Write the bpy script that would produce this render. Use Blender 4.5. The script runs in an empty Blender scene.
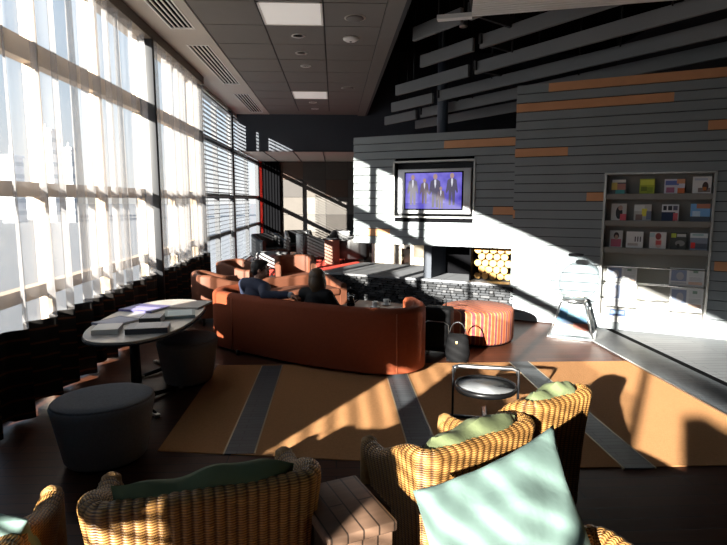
import bpy, bmesh, math, random
from mathutils import Vector, Matrix
random.seed(7)
sc = bpy.context.scene
col = sc.collection
PI = math.pi
R = math.radians

# ------------------------------------------------------------------ materials
_mc = {}
def M(name, c, rough=.6, metal=0., noise=None, bump=None, emit=None, spec=None, coat=0.):
    """procedural principled material; noise=(scale, amount), bump=(scale, strength)"""
    if name in _mc: return _mc[name]
    m = bpy.data.materials.new(name); m.use_nodes = True
    nt = m.node_tree; b = nt.nodes['Principled BSDF']
    b.inputs['Base Color'].default_value = (*c, 1)
    b.inputs['Roughness'].default_value = rough
    b.inputs['Metallic'].default_value = metal
    if spec is not None: b.inputs['Specular IOR Level'].default_value = spec
    if coat: b.inputs['Coat Weight'].default_value = coat
    if emit:
        b.inputs['Emission Color'].default_value = (*emit[0], 1)
        b.inputs['Emission Strength'].default_value = emit[1]
    if noise or bump:
        tc = nt.nodes.new('ShaderNodeTexCoord')
    if noise:
        n = nt.nodes.new('ShaderNodeTexNoise'); n.inputs['Scale'].default_value = noise[0]
        n.inputs['Detail'].default_value = 4
        nt.links.new(tc.outputs['Object'], n.inputs['Vector'])
        mx = nt.nodes.new('ShaderNodeMix'); mx.data_type = 'RGBA'
        a = noise[1]
        mx.inputs[6].default_value = (*[max(0, v*(1-a)) for v in c], 1)
        mx.inputs[7].default_value = (*[min(1, v*(1+a)) for v in c], 1)
        nt.links.new(n.outputs['Fac'], mx.inputs[0])
        nt.links.new(mx.outputs[2], b.inputs['Base Color'])
    if bump:
        n2 = nt.nodes.new('ShaderNodeTexNoise'); n2.inputs['Scale'].default_value = bump[0]
        nt.links.new(tc.outputs['Object'], n2.inputs['Vector'])
        bp = nt.nodes.new('ShaderNodeBump'); bp.inputs['Strength'].default_value = bump[1]
        bp.inputs['Distance'].default_value = .01
        nt.links.new(n2.outputs['Fac'], bp.inputs['Height'])
        nt.links.new(bp.outputs[0], b.inputs['Normal'])
    _mc[name] = m
    return m

def ramp_mat(name, tex, coord, scale, stops, rough=.7, bump=0., rot=(0,0,0), mapscale=(1,1,1), distortion=0., interp='LINEAR', profile=None):
    m = bpy.data.materials.new(name); m.use_nodes = True
    nt = m.node_tree; b = nt.nodes['Principled BSDF']; b.inputs['Roughness'].default_value = rough
    tc = nt.nodes.new('ShaderNodeTexCoord'); mp = nt.nodes.new('ShaderNodeMapping')
    mp.inputs['Rotation'].default_value = rot; mp.inputs['Scale'].default_value = mapscale
    nt.links.new(tc.outputs[coord], mp.inputs['Vector'])
    t = nt.nodes.new('ShaderNodeTex' + tex)
    t.inputs['Scale'].default_value = scale
    if tex == 'Wave':
        t.inputs['Distortion'].default_value = distortion
        if profile: t.wave_profile = profile
    nt.links.new(mp.outputs[0], t.inputs['Vector'])
    r = nt.nodes.new('ShaderNodeValToRGB'); r.color_ramp.interpolation = interp
    els = r.color_ramp.elements
    els[0].position, els[0].color = stops[0][0], (*stops[0][1], 1)
    els[1].position, els[1].color = stops[1][0], (*stops[1][1], 1)
    for p, c in stops[2:]:
        e = els.new(p); e.color = (*c, 1)
    nt.links.new(t.outputs['Fac'], r.inputs['Fac'])
    nt.links.new(r.outputs[0], b.inputs['Base Color'])
    if bump:
        bp = nt.nodes.new('ShaderNodeBump'); bp.inputs['Strength'].default_value = bump; bp.inputs['Distance'].default_value = .01
        nt.links.new(t.outputs['Fac'], bp.inputs['Height']); nt.links.new(bp.outputs[0], b.inputs['Normal'])
    _mc[name] = m
    return m

def planks_mat(name, c1, c2, mortar, bw, bh, rough, rot=0., bump=.3, spec=.5):
    m = bpy.data.materials.new(name); m.use_nodes = True
    nt = m.node_tree; b = nt.nodes['Principled BSDF']; b.inputs['Roughness'].default_value = rough; b.inputs['Specular IOR Level'].default_value = spec
    tc = nt.nodes.new('ShaderNodeTexCoord'); mp = nt.nodes.new('ShaderNodeMapping')
    mp.inputs['Rotation'].default_value = (0, 0, rot)
    nt.links.new(tc.outputs['Object'], mp.inputs['Vector'])
    t = nt.nodes.new('ShaderNodeTexBrick'); t.inputs['Scale'].default_value = 1
    t.inputs['Brick Width'].default_value = bw; t.inputs['Row Height'].default_value = bh
    t.inputs['Mortar Size'].default_value = .004
    t.inputs['Color1'].default_value = (*c1, 1); t.inputs['Color2'].default_value = (*c2, 1); t.inputs['Mortar'].default_value = (*mortar, 1)
    nt.links.new(mp.outputs[0], t.inputs['Vector'])
    n = nt.nodes.new('ShaderNodeTexNoise'); n.inputs['Scale'].default_value = 9; n.inputs['Detail'].default_value = 5
    mp2 = nt.nodes.new('ShaderNodeMapping'); mp2.inputs['Scale'].default_value = (.25, 4, 1); mp2.inputs['Rotation'].default_value = (0, 0, rot)
    nt.links.new(tc.outputs['Object'], mp2.inputs['Vector']); nt.links.new(mp2.outputs[0], n.inputs['Vector'])
    mx = nt.nodes.new('ShaderNodeMix'); mx.data_type = 'RGBA'; mx.blend_type = 'MULTIPLY'; mx.inputs[0].default_value = .6
    nt.links.new(t.outputs['Color'], mx.inputs[6]); nt.links.new(n.outputs['Fac'], mx.inputs[7])
    g = nt.nodes.new('ShaderNodeMix'); g.data_type = 'RGBA'; g.blend_type = 'MULTIPLY'; g.inputs[0].default_value = 1
    g.inputs[7].default_value = (1.5, 1.5, 1.5, 1)
    nt.links.new(mx.outputs[2], g.inputs[6]); nt.links.new(g.outputs[2], b.inputs['Base Color'])
    bp = nt.nodes.new('ShaderNodeBump'); bp.inputs['Strength'].default_value = bump; bp.inputs['Distance'].default_value = .004; bp.invert = True
    nt.links.new(t.outputs['Fac'], bp.inputs['Height']); nt.links.new(bp.outputs[0], b.inputs['Normal'])
    _mc[name] = m
    return m

def sheer_mat(name, transp, c):
    m = bpy.data.materials.new(name); m.use_nodes = True
    nt = m.node_tree; nt.nodes.remove(nt.nodes['Principled BSDF']); out = nt.nodes['Material Output']
    tr = nt.nodes.new('ShaderNodeBsdfTransparent'); tr.inputs[0].default_value = (1, .985, .96, 1)
    tl = nt.nodes.new('ShaderNodeBsdfTranslucent'); tl.inputs[0].default_value = (*c, 1)
    df = nt.nodes.new('ShaderNodeBsdfDiffuse'); df.inputs[0].default_value = (*c, 1)
    m1 = nt.nodes.new('ShaderNodeMixShader'); m1.inputs[0].default_value = .45
    nt.links.new(tl.outputs[0], m1.inputs[1]); nt.links.new(df.outputs[0], m1.inputs[2])
    m2 = nt.nodes.new('ShaderNodeMixShader'); m2.inputs[0].default_value = 1 - transp
    nt.links.new(tr.outputs[0], m2.inputs[1]); nt.links.new(m1.outputs[0], m2.inputs[2])
    nt.links.new(m2.outputs[0], out.inputs[0])
    _mc[name] = m
    return m

def glass_mat(name, tint=(1, 1, 1), refl=.06):
    m = bpy.data.materials.new(name); m.use_nodes = True
    nt = m.node_tree; nt.nodes.remove(nt.nodes['Principled BSDF']); out = nt.nodes['Material Output']
    tr = nt.nodes.new('ShaderNodeBsdfTransparent'); tr.inputs[0].default_value = (*tint, 1)
    gl = nt.nodes.new('ShaderNodeBsdfGlossy'); gl.inputs['Roughness'].default_value = .02
    mx = nt.nodes.new('ShaderNodeMixShader'); mx.inputs[0].default_value = refl
    nt.links.new(tr.outputs[0], mx.inputs[1]); nt.links.new(gl.outputs[0], mx.inputs[2]); nt.links.new(mx.outputs[0], out.inputs[0])
    _mc[name] = m
    return m

def flat(c, rough=.5):
    k = 'print_%02x%02x%02x' % tuple(int(min(1, v)*255) for v in c)
    return M(k, c, rough)

# ------------------------------------------------------------------ mesh helpers
class MB:
    """collects shapes; build() links them as one mesh object"""
    def __init__(s): s.bm = bmesh.new(); s.uv = s.bm.loops.layers.uv.new('UVMap'); s.mats = []
    def mi(s, m):
        if m not in s.mats: s.mats.append(m)
        return s.mats.index(m)
    def faces(s, verts, faces, m, smooth=False, mat=None, uvs=None):
        i = s.mi(m); vs = []
        for v in verts:
            v = Vector(v)
            if mat is not None: v = mat @ v
            vs.append(s.bm.verts.new(v))
        for f in faces:
            if len(set(f)) < 3: continue
            try: fc = s.bm.faces.new([vs[k] for k in f])
            except ValueError: continue
            fc.material_index = i; fc.smooth = smooth
            if uvs:
                for lp, k in zip(fc.loops, f): lp[s.uv].uv = uvs[k]
        return vs
    def box(s, c, d, m, rot=None, bevel=0., seg=2, mat=None):
        b = bmesh.new(); bmesh.ops.create_cube(b, size=1)
        bmesh.ops.scale(b, vec=d, verts=b.verts)
        if bevel: bmesh.ops.bevel(b, geom=b.edges[:], offset=bevel, segments=seg, profile=.5, affect='EDGES')
        mt = Matrix.Translation(c)
        if rot is not None: mt = mt @ rot
        if mat is not None: mt = mat @ mt
        b.verts.ensure_lookup_table()
        s.faces([mt @ v.co for v in b.verts], [[v.index for v in f.verts] for f in b.faces], m, bevel > 0 and seg > 1)
        b.free(); return s
    def bx(s, x0, x1, y0, y1, z0, z1, m, bevel=0., seg=2, mat=None):
        return s.box(((x0+x1)/2, (y0+y1)/2, (z0+z1)/2), (x1-x0, y1-y0, z1-z0), m, None, bevel, seg, mat)
    def lathe(s, prof, m, c=(0, 0, 0), n=32, ax=1., ay=1., mat=None, smooth=True):
        vs, fs = [], []
        for r, z in prof:
            for k in range(n):
                a = 2*PI*k/n; vs.append((c[0]+r*ax*math.cos(a), c[1]+r*ay*math.sin(a), c[2]+z))
        for i in range(len(prof)-1):
            for k in range(n):
                k2 = (k+1) % n; fs.append((i*n+k, i*n+k2, (i+1)*n+k2, (i+1)*n+k))
        if prof[0][0] > 1e-5: fs.append(tuple(range(n-1, -1, -1)))
        if prof[-1][0] > 1e-5: fs.append(tuple((len(prof)-1)*n+k for k in range(n)))
        s.faces(vs, fs, m, smooth, mat); return s
    def tube(s, pts, r, m, n=10, closed=False, mat=None, cap=True):
        pts = [Vector(p) for p in pts]; N = len(pts); vs, fs = [], []
        rr = r if isinstance(r, (list, tuple)) else [r]*N
        nrm = None
        for i, p in enumerate(pts):
            a = pts[(i-1) % N] if (closed or i > 0) else p
            b = pts[(i+1) % N] if (closed or i < N-1) else p
            t = (b-a).normalized()
            if nrm is None:
                nrm = t.orthogonal().normalized()
            else:
                nrm = (nrm - t*nrm.dot(t)); nrm = nrm.normalized() if nrm.length > 1e-6 else t.orthogonal().normalized()
            bn = t.cross(nrm)
            for k in range(n):
                an = 2*PI*k/n; vs.append(p + (nrm*math.cos(an)+bn*math.sin(an))*rr[i])
        for i in range(N if closed else N-1):
            j = (i+1) % N
            for k in range(n):
                k2 = (k+1) % n; fs.append((i*n+k, i*n+k2, j*n+k2, j*n+k))
        if not closed and cap:
            fs.append(tuple(range(n-1, -1, -1))); fs.append(tuple((N-1)*n+k for k in range(n)))
        s.faces(vs, fs, m, True, mat); return s
    def ball(s, c, r, m, rot=None, n=16, mat=None):
        d = r if isinstance(r, (tuple, list)) else (r, r, r)
        b = bmesh.new(); bmesh.ops.create_uvsphere(b, u_segments=n, v_segments=max(6, n*2//3), radius=1)
        mt = Matrix.Translation(c) @ (rot.to_4x4() if rot is not None else Matrix()) @ Matrix.Diagonal((*d, 1))
        if mat is not None: mt = mat @ mt
        b.verts.ensure_lookup_table()
        s.faces([mt @ v.co for v in b.verts], [[v.index for v in f.verts] for f in b.faces], m, True); b.free(); return s
    def prism(s, poly, z0, z1, m, mat=None, smooth=False):
        n = len(poly)
        vs = [(x, y, z0) for x, y in poly] + [(x, y, z1) for x, y in poly]
        fs = [tuple(range(n-1, -1, -1)), tuple(range(n, 2*n))] + [(i, (i+1) % n, n+(i+1) % n, n+i) for i in range(n)]
        s.faces(vs, fs, m, smooth, mat); return s
    def build(s, name, parent=None, loc=(0, 0, 0), rotz=0., fix=True):
        if fix: bmesh.ops.recalc_face_normals(s.bm, faces=s.bm.faces[:])
        me = bpy.data.meshes.new(name); s.bm.to_mesh(me); s.bm.free()
        for m in s.mats: me.materials.append(m)
        o = bpy.data.objects.new(name, me); col.objects.link(o)
        o.parent = parent; o.location = loc; o.rotation_euler = (0, 0, rotz)
        return o

def tag(o, label=None, cat=None, group=None, kind=None):
    if label: o['label'] = label
    if cat: o['category'] = cat
    if group: o['group'] = group
    if kind: o['kind'] = kind
    return o
def thing(name, label, cat, loc=(0, 0, 0), rotz=0., group=None):
    o = bpy.data.objects.new(name, None); col.objects.link(o); o.empty_display_size = .1
    o.location = loc; o.rotation_euler = (0, 0, rotz)
    return tag(o, label, cat, group)
def struct(o): o['kind'] = 'structure'; return o
def bevel(o, w, seg=2, angle=35):
    b = o.modifiers.new('bevel', 'BEVEL'); b.width = w; b.segments = seg; b.limit_method = 'ANGLE'; b.angle_limit = R(angle); return o
def subsurf(o, n=1):
    b = o.modifiers.new('subsurf', 'SUBSURF'); b.levels = n; b.render_levels = n; return o
def dup(root, loc, rotz, label, group=None):
    r = root.copy(); col.objects.link(r); r.location = loc; r.rotation_euler = (0, 0, rotz); r['label'] = label
    if group: r['group'] = group
    for ch in list(root.children):
        c = ch.copy(); col.objects.link(c); c.parent = r
        for g in list(ch.children):
            d = g.copy(); col.objects.link(d); d.parent = c
    return r

# ------------------------------------------------------------------ camera
cam = bpy.data.cameras.new('camera'); cam.sensor_width = 36; cam.lens = 550/727*36; cam.clip_end = 2000
co = bpy.data.objects.new('camera', cam); col.objects.link(co)
co.location = (0, 0, 1.9); co.rotation_euler = (R(90-7.5), 0, R(-3.0)); sc.camera = co

# ------------------------------------------------------------------ world and sun
w = bpy.data.worlds.new('sky'); sc.world = w; w.use_nodes = True
nt = w.node_tree; bg = nt.nodes['Background']
tc = nt.nodes.new('ShaderNodeTexCoord'); sx = nt.nodes.new('ShaderNodeSeparateXYZ'); rp = nt.nodes.new('ShaderNodeValToRGB')
nt.links.new(tc.outputs['Generated'], sx.inputs[0]); nt.links.new(sx.outputs['Z'], rp.inputs[0]); nt.links.new(rp.outputs[0], bg.inputs[0])
e = rp.color_ramp.elements
e[0].position = 0.; e[0].color = (.95, .95, .93, 1)
e[1].position = .6; e[1].color = (.35, .58, .9, 1)
x = e.new(.16); x.color = (.72, .86, 1, 1)
bg.inputs[1].default_value = 1.05
SUN = Vector((.545, .84, -.267)).normalized()
sl = bpy.data.lights.new('sun', 'SUN'); sl.energy = 37; sl.angle = R(.55); sl.color = (1, .945, .85)
so = bpy.data.objects.new('sun', sl); col.objects.link(so); so.rotation_euler = SUN.to_track_quat('-Z', 'Y').to_euler(); so.location = (-8, -8, 8)

# ------------------------------------------------------------------ shared materials
m_black = M('matte_black', (.003, .003, .0035), .8, spec=.02)
m_dark = M('dark_wall_paint', (.02, .021, .025), .8, noise=(3, .2))
m_navy = M('navy_fascia', (.022, .028, .04), .6, noise=(2, .2))
m_board = M('slate_grey_board', (.195, .22, .234), .55, noise=(1.5, .18))
m_orange = M('orange_board', (.55, .265, .125), .55, noise=(4, .15))
m_ceil = M('grey_ceiling_tile', (.17, .16, .15), .85, noise=(5, .06))
m_dry = M('pale_plaster', (.52, .48, .43), .8, noise=(2, .05))
m_white = M('white_paint', (.75, .74, .72), .5)
m_mull = M('mullion_beige_metal', (.55, .43, .31), .5)
m_post = M('dark_window_post', (.016, .018, .022), .5)
m_metal = M('brushed_steel', (.55, .55, .55), .3, 1.)
m_chrome = M('chrome', (.8, .8, .8), .12, 1.)
m_blackmetal = M('black_metal', (.012, .012, .013), .35, .6)
m_wood = planks_mat('dark_plank_floor', (.075, .026, .013), (.05, .018, .01), (.012, .006, .005), 1.6, .12, .4, 0, .3, .15)
m_slate = planks_mat('slate_tile_strip', (.07, .078, .085), (.055, .062, .07), (.02, .022, .024), .3, .06, .5, 0)
m_greyfl = planks_mat('grey_plank_tile', (.11, .115, .12), (.095, .10, .105), (.035, .035, .04), 1.2, .1, .5, 0, .3, .25)
m_carpet = M('golden_carpet', (.42, .208, .088), .95, noise=(60, .22), bump=(220, .5), spec=.1)
m_rust = M('rust_fabric', (.22, .05, .019), .8, noise=(40, .15), bump=(300, .25), spec=.2)
m_rust2 = M('rust_leather', (.15, .05, .024), .65, noise=(6, .25))
m_grey = M('charcoal_wool', (.21, .213, .22), .95, noise=(80, .25), bump=(260, .3), spec=.15)
m_green = M('olive_green_cotton', (.095, .115, .05), .9, noise=(7, .2), bump=(30, .3))
m_aqua = M('pale_aqua_cotton', (.135, .205, .18), .85, noise=(5, .08), bump=(18, .35))
m_seat = M('black_seat_cushion', (.014, .014, .016), .8, bump=(60, .2))
m_leather = M('black_leather', (.012, .012, .013), .38, noise=(8, .3))
m_rackmetal = M('grey_anodised_frame', (.26, .26, .25), .4, .6)
m_wrap = M('wicker_wrap', (.36, .19, .06), .6, noise=(40, .35), bump=(160, .8))
m_glass = glass_mat('window_glass', (.97, .99, 1), .05)
m_acrylic = glass_mat('clear_acrylic', (.93, .96, .97), .10)
def frosty(m, k):
    nt = m.node_tree; out = nt.nodes['Material Output']; src = out.inputs[0].links[0].from_socket
    d = nt.nodes.new('ShaderNodeBsdfDiffuse'); d.inputs[0].default_value = (.04, .043, .046, 1)
    lw = nt.nodes.new('ShaderNodeLayerWeight'); lw.inputs[0].default_value = .5
    pw = nt.nodes.new('ShaderNodeMath'); pw.operation = 'POWER'; pw.inputs[1].default_value = 3.; nt.links.new(lw.outputs['Facing'], pw.inputs[0])
    a = nt.nodes.new('ShaderNodeMath'); a.operation = 'MULTIPLY_ADD'; a.inputs[1].default_value = .55; a.inputs[2].default_value = k; nt.links.new(pw.outputs[0], a.inputs[0])
    mx = nt.nodes.new('ShaderNodeMixShader'); nt.links.new(a.outputs[0], mx.inputs[0]); nt.links.new(src, mx.inputs[1]); nt.links.new(d.outputs[0], mx.inputs[2]); nt.links.new(mx.outputs[0], out.inputs[0])
m_clear = glass_mat('clear_pedestal_acrylic', (.95, .97, .98), .07)
frosty(m_acrylic, .05)
m_sheer = sheer_mat('white_sheer_voile', .64, (.56, .545, .55))
m_stripe = ramp_mat('orange_pink_stripes', 'Wave', 'Object', 3.5, [(0., (.28, .055, .018)), (.34, (.28, .055, .018)), (.40, (.48, .2, .07)), (.66, (.48, .2, .07)), (.72, (.15, .035, .045)), (1., (.15, .035, .045))], rough=.9)

# wicker: upright ribs are modelled; the fine weave across them is in the UV pattern (metres)
def wicker_mat(name, light, dark):
    m = bpy.data.materials.new(name); m.use_nodes = True
    nt = m.node_tree; b = nt.nodes['Principled BSDF']; b.inputs['Roughness'].default_value = .5
    tc = nt.nodes.new('ShaderNodeTexCoord'); t = nt.nodes.new('ShaderNodeTexWave'); t.bands_direction = 'Y'
    t.inputs['Scale'].default_value = 26; t.inputs['Distortion'].default_value = .12; t.inputs['Detail'].default_value = 1
    tx = nt.nodes.new('ShaderNodeTexWave'); tx.bands_direction = 'X'; tx.inputs['Scale'].default_value = 2*PI/(20*.042); nt.links.new(tc.outputs['UV'], tx.inputs['Vector'])
    rx = nt.nodes.new('ShaderNodeValToRGB'); rx.color_ramp.elements[0].color = (.34, .27, .2, 1); rx.color_ramp.elements[1].position = .35; nt.links.new(tx.outputs['Fac'], rx.inputs[0])  # shade in the creases between ribs, painted into the colour
    nt.links.new(tc.outputs['UV'], t.inputs['Vector'])
    n = nt.nodes.new('ShaderNodeTexNoise'); n.inputs['Scale'].default_value = 22; nt.links.new(tc.outputs['UV'], n.inputs['Vector'])
    r = nt.nodes.new('ShaderNodeValToRGB'); r.color_ramp.elements[0].color = (*dark, 1); r.color_ramp.elements[1].color = (*light, 1)
    r.color_ramp.elements[0].position = .05; r.color_ramp.elements[1].position = .6
    nt.links.new(t.outputs['Fac'], r.inputs[0])
    mx = nt.nodes.new('ShaderNodeMix'); mx.data_type = 'RGBA'; mx.blend_type = 'MULTIPLY'; mx.inputs[0].default_value = .55
    nt.links.new(r.outputs[0], mx.inputs[6]); nt.links.new(n.outputs['Fac'], mx.inputs[7])
    g = nt.nodes.new('ShaderNodeMix'); g.data_type = 'RGBA'; g.blend_type = 'MULTIPLY'; g.inputs[0].default_value = 1; g.inputs[7].default_value = (1.35, 1.35, 1.35, 1)
    nt.links.new(mx.outputs[2], g.inputs[6])
    h = nt.nodes.new('ShaderNodeMix'); h.data_type = 'RGBA'; h.blend_type = 'MULTIPLY'; h.inputs[0].default_value = 1
    nt.links.new(g.outputs[2], h.inputs[6]); nt.links.new(rx.outputs[0], h.inputs[7]); nt.links.new(h.outputs[2], b.inputs['Base Color'])
    bp = nt.nodes.new('ShaderNodeBump'); bp.inputs['Strength'].default_value = .7; bp.inputs['Distance'].default_value = .006
    nt.links.new(t.outputs['Fac'], bp.inputs['Height']); nt.links.new(bp.outputs[0], b.inputs['Normal'])
    return m
m_wicker = wicker_mat('honey_wicker', (.44, .225, .062), (.15, .065, .018))

# ------------------------------------------------------------------ floor
XW = -2.85
mb = MB(); mb.bx(XW-.15, 8, -7, 21.6, -.1, 0, m_wood); struct(mb.build('floor'))
mb = MB(); mb.prism([(-1.36, 4.06), (-.6, 3.94), (.18, 3.82), (1.68, 3.63), (3.45, 3.6), (3.45, 6.17), (-1.36, 6.25)], 0, .006, m_carpet)
o = struct(mb.build('floor_carpet'))
m_edge = M('pale_brass_edge', (.5, .4, .25), .4, .5)
for k, xs in enumerate((-.84, .56, 2.05), 1):
    mb = MB(); y0 = 3.97 - .13*(xs+.84) if xs > -.5 else 3.97
    mb.bx(xs, xs+.22, y0, 6.2, 0, .009, m_slate)
    mb.bx(xs-.012, xs, y0, 6.2, 0, .0095, m_edge); mb.bx(xs+.22, xs+.232, y0, 6.2, 0, .0095, m_edge)
    struct(mb.build('trim_%d' % k))
mb = MB(); mb.bx(3.47, 3.99, 1.5, 7.95, 0, .012, m_slate); mb.bx(3.45, 3.475, 1.5, 7.95, 0, .02, m_metal)
struct(mb.build('trim_4'))
mb = MB(); mb.bx(3.99, 4.09, 1.5, 7.78, .004, .008, m_black); struct(mb.build('trim_5'))
mb = MB(); mb.bx(4.09, 8, 1.5, 7.8, 0, .012, m_greyfl); struct(mb.build('floor_tile'))
mb = MB(); mb.prism([(-2.5, 14.0), (-.2, 14.0), (.75, 16.3), (.75, 18.6), (-2.5, 18.6)], 0, .008, M('red_carpet', (.55, .035, .012), .95, noise=(50, .2)))
tag(mb.build('rug'), 'bright red carpet in the far seating area beyond the stone hearth', 'rug')

# ------------------------------------------------------------------ ceiling
CZ = 4.4
xs = [-1.87, -.99, -.13, .70]; ys = [7.42-.97*k for k in range(14, 0, -1)] + [7.42+.97*k for k in range(0, 10)]
ys = [y for y in ys if -6.3 < y < 16.6]
lights_cells = {(-.99, 2), (-.99, 8)}
mb = MB(); g = .012
mb.bx(XW-.2, .92, -7, 16.8, CZ+.012, CZ+.06, m_dark)
for i in range(3):
    for j in range(len(ys)-1):
        k = round((ys[j]-7.42)/.97)
        if i == 1 and k in (0, 6): continue
        mb.bx(xs[i]+g, xs[i+1]-g, ys[j]+g, ys[j+1]-g, CZ, CZ+.014, m_ceil)
mb.bx(XW, -2.38, -7, 16.8, CZ-.005, CZ+.012, m_dry); mb.bx(-2.02, -1.87-g, -7, 16.8, CZ-.005, CZ+.012, m_dry)
vents = [(4.6, 8.6), (9.45, 12.5), (13.6, 16.35)]
yy = -7
for a, b in vents:
    mb.bx(-2.38, -2.02, yy, a, CZ-.005, CZ+.012, m_dry); yy = b
mb.bx(-2.38, -2.02, yy, 16.8, CZ-.005, CZ+.012, m_dry)
mb.bx(.70, .92, -7, 16.8, CZ-.03, CZ+.012, m_ceil)
mb.bx(-1.87, .7, 16.15, 16.8, CZ, CZ+.014, m_ceil)
struct(mb.build('ceiling'))
mb = MB(); mb.bx(.92, .98, -7, 16.8, CZ-.03, 6.2, m_dark); struct(mb.build('trim_6'))
mb = MB(); mb.bx(.92, 8.2, -7, 21.6, 6.2, 6.3, m_black); struct(mb.build('ceiling_void'))
mb = MB(); mb.bx(XW, .98, 16.8, 21.6, 3.36, 3.44, m_dry)
for k in range(3): mb.bx(XW+.9*k+.7, XW+.9*k+.73, 16.8, 21.5, 3.345, 3.36, m_dark)
struct(mb.build('ceiling_rear'))
vlab = ['long slotted ceiling vent nearest the top edge of the frame', 'middle slotted ceiling vent of the row along the window side', 'far slotted ceiling vent near the navy beam']
for (a, b), lb in zip(vents, vlab):
    t = thing('ceiling_vent', lb, 'vent', (-2.2, (a+b)/2, CZ), 0, 'slotted vents in the plaster border')
    L = b-a
    f = MB()
    f.bx(-.18, -.155, -L/2, L/2, -.012, .01, m_white); f.bx(.155, .18, -L/2, L/2, -.012, .01, m_white)
    f.bx(-.155, .155, -L/2, -L/2+.03, -.012, .01, m_white); f.bx(-.155, .155, L/2-.03, L/2, -.012, .01, m_white)
    f.bx(-.18, .18, -L/2, L/2, .008, .011, m_black)
    f.build('frame', t)
    for k in range(4):
        s = MB(); s.box((-.105+.07*k, 0, -.002), (.03, L-.06, .01), m_white, Matrix.Rotation(.35, 4, 'Y')); s.build('slat', t)
m_panel = M('lit_ceiling_panel', (.8, .78, .74), .5, emit=((1, .95, .88), .28))
for k, lb in ((0, 'square flush ceiling light panel nearest the top edge'), (6, 'square flush ceiling light panel farther back near the beam')):
    y = 7.42+.97*k
    t = thing('ceiling_light_panel', lb, 'ceiling light', (-.56, y+.485, CZ), 0, 'square ceiling light panels')
    f = MB(); 
    for sx_ in (-1, 1): f.bx(sx_*.405-.015, sx_*.405+.015, -.47, .47, -.004, .012, m_white); f.bx(-.42, .42, sx_*.455-.015, sx_*.455+.015, -.004, .012, m_white)
    f.build('frame', t)
    f = MB(); f.bx(-.39, .39, -.44, .44, .002, .01, m_panel); f.build('diffuser', t)
m_lamp = M('lamp_glow', (1, 1, .95), .4, emit=((1, .95, .85), 5))
for k, (x, y) in enumerate([(-.54, 8.89), (-.55, 9.88), (-.52, 10.8), (-.54, 14.7), (-.52, 15.7)]):
    lb = ['first small recessed downlight beyond the near light panel', 'second small recessed downlight beyond the near light panel', 'third small recessed downlight beyond the near light panel',
          'recessed downlight just beyond the far light panel', 'recessed downlight next to the navy beam'][k]
    t = thing('recessed_downlight', lb, 'downlight', (x, y, CZ), 0, 'recessed downlights in one tile row')
    f = MB(); f.lathe([(.075, 0), (.10, -.008), (.105, 0), (.105, .004)], m_white, n=24); rg_ = f.build('trim_ring', t)
    f = MB(); f.lathe([(.0, .004), (.05, 0), (.055, .004)], m_lamp, n=20); f.build('lamp', rg_)
t = thing('ceiling_speaker', 'grey round ceiling speaker with a stepped rim, nearest the soffit edge top', 'ceiling speaker', (.3, 8.01, CZ))
f = MB(); f.lathe([(.12, .0), (.125, -.012), (.1, -.02), (.06, -.045), (0, -.05)], m_ceil, n=24); f.build('dome', t)
f = MB(); f.lathe([(.125, .0), (.15, -.004), (.15, .003)], m_dry, n=24); f.build('trim_ring', t)
t = thing('smoke_detector', 'white round smoke detector on a plain grey ceiling tile', 'smoke detector', (.27, 8.96, CZ))
f = MB(); f.lathe([(.12, 0), (.12, -.025), (.08, -.05), (0, -.055)], m_white, n=24); f.build('housing', t)
f = MB(); f.lathe([(.02, -.055), (.02, -.06), (0, -.061)], m_dark, n=12); f.build('sensor', t)
t = thing('ceiling_speaker', 'small dark ceiling speaker farther along the soffit edge', 'ceiling speaker', (.32, 12.81, CZ))
f = MB(); f.lathe([(.13, 0), (.13, -.012), (.08, -.02), (0, -.02)], m_ceil, n=20); f.build('dome', t)
f = MB(); f.lathe([(.13, 0), (.15, -.006), (.15, 0)], m_dry, n=20); f.build('trim_ring', t)

# ------------------------------------------------------------------ shell walls
mb = MB(); mb.bx(XW, 8, 16.75, 16.85, 3.35, 6.2, m_navy); mb.bx(XW, 8, 16.74, 16.86, 3.33, 3.37, m_dark); struct(mb.build('wall_header'))
mb = MB(); mb.bx(XW-.15, 8.2, 21.5, 21.65, 0, 6.3, m_dark)
pc = [(.05, .042, .036), (.032, .027, .024), (.085, .05, .034), (.10, .09, .08), (.065, .055, .046), (.13, .118, .105)]
rng = random.Random(3)
for i in range(6):
    for j in range(5):
        c = pc[rng.randrange(6)]
        mb.bx(-2.05+.86*i+.006, -2.05+.86*(i+1)-.006, 21.46, 21.5, .0+.67*j+.006, .67*(j+1)-.006, M('panel_%d' % pc.index(c), c, .7, noise=(3, .15)))
struct(mb.build('wall_far'))
mb = MB(); mb.bx(8, 8.2, -7, 21.6, 0, 6.3, m_dark); struct(mb.build('wall_right_end'))
mb = MB(); mb.bx(XW-.15, 8.2, -7.15, -7, 0, 6.3, m_dark); struct(mb.build('wall_rear'))
# left wall: header and sill, plus unseen blocks added to shape the sun patches
mb = MB(); mb.bx(XW-.2, XW, -7, 21.6, 4.3, 6.3, m_dry); mb.bx(XW-.2, XW, -7, -4.9, 0, 3.0, m_dark); mb.bx(XW-.2, XW, -2.35, -1.8, 1.2, 2.22, m_dark); mb.bx(XW-.2, XW, -1.8, -1.35, 1.93, 2.22, m_dark); mb.bx(XW-.2, XW, -1.35, -.8, 1.75, 2.22, m_dark)
mb.bx(XW-.2, XW, .42, .84, 0, 2.35, m_dark); mb.bx(XW-.2, XW, .93, 4.2, 0, 2.5, m_dark); mb.bx(XW-.2, XW, -.02, .42, 1.92, 2.62, m_dark)
mb.bx(XW-.2, XW, -7, 21.6, -.1, .03, m_dark)
struct(mb.build('wall_left_sun_blocks'))

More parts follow.
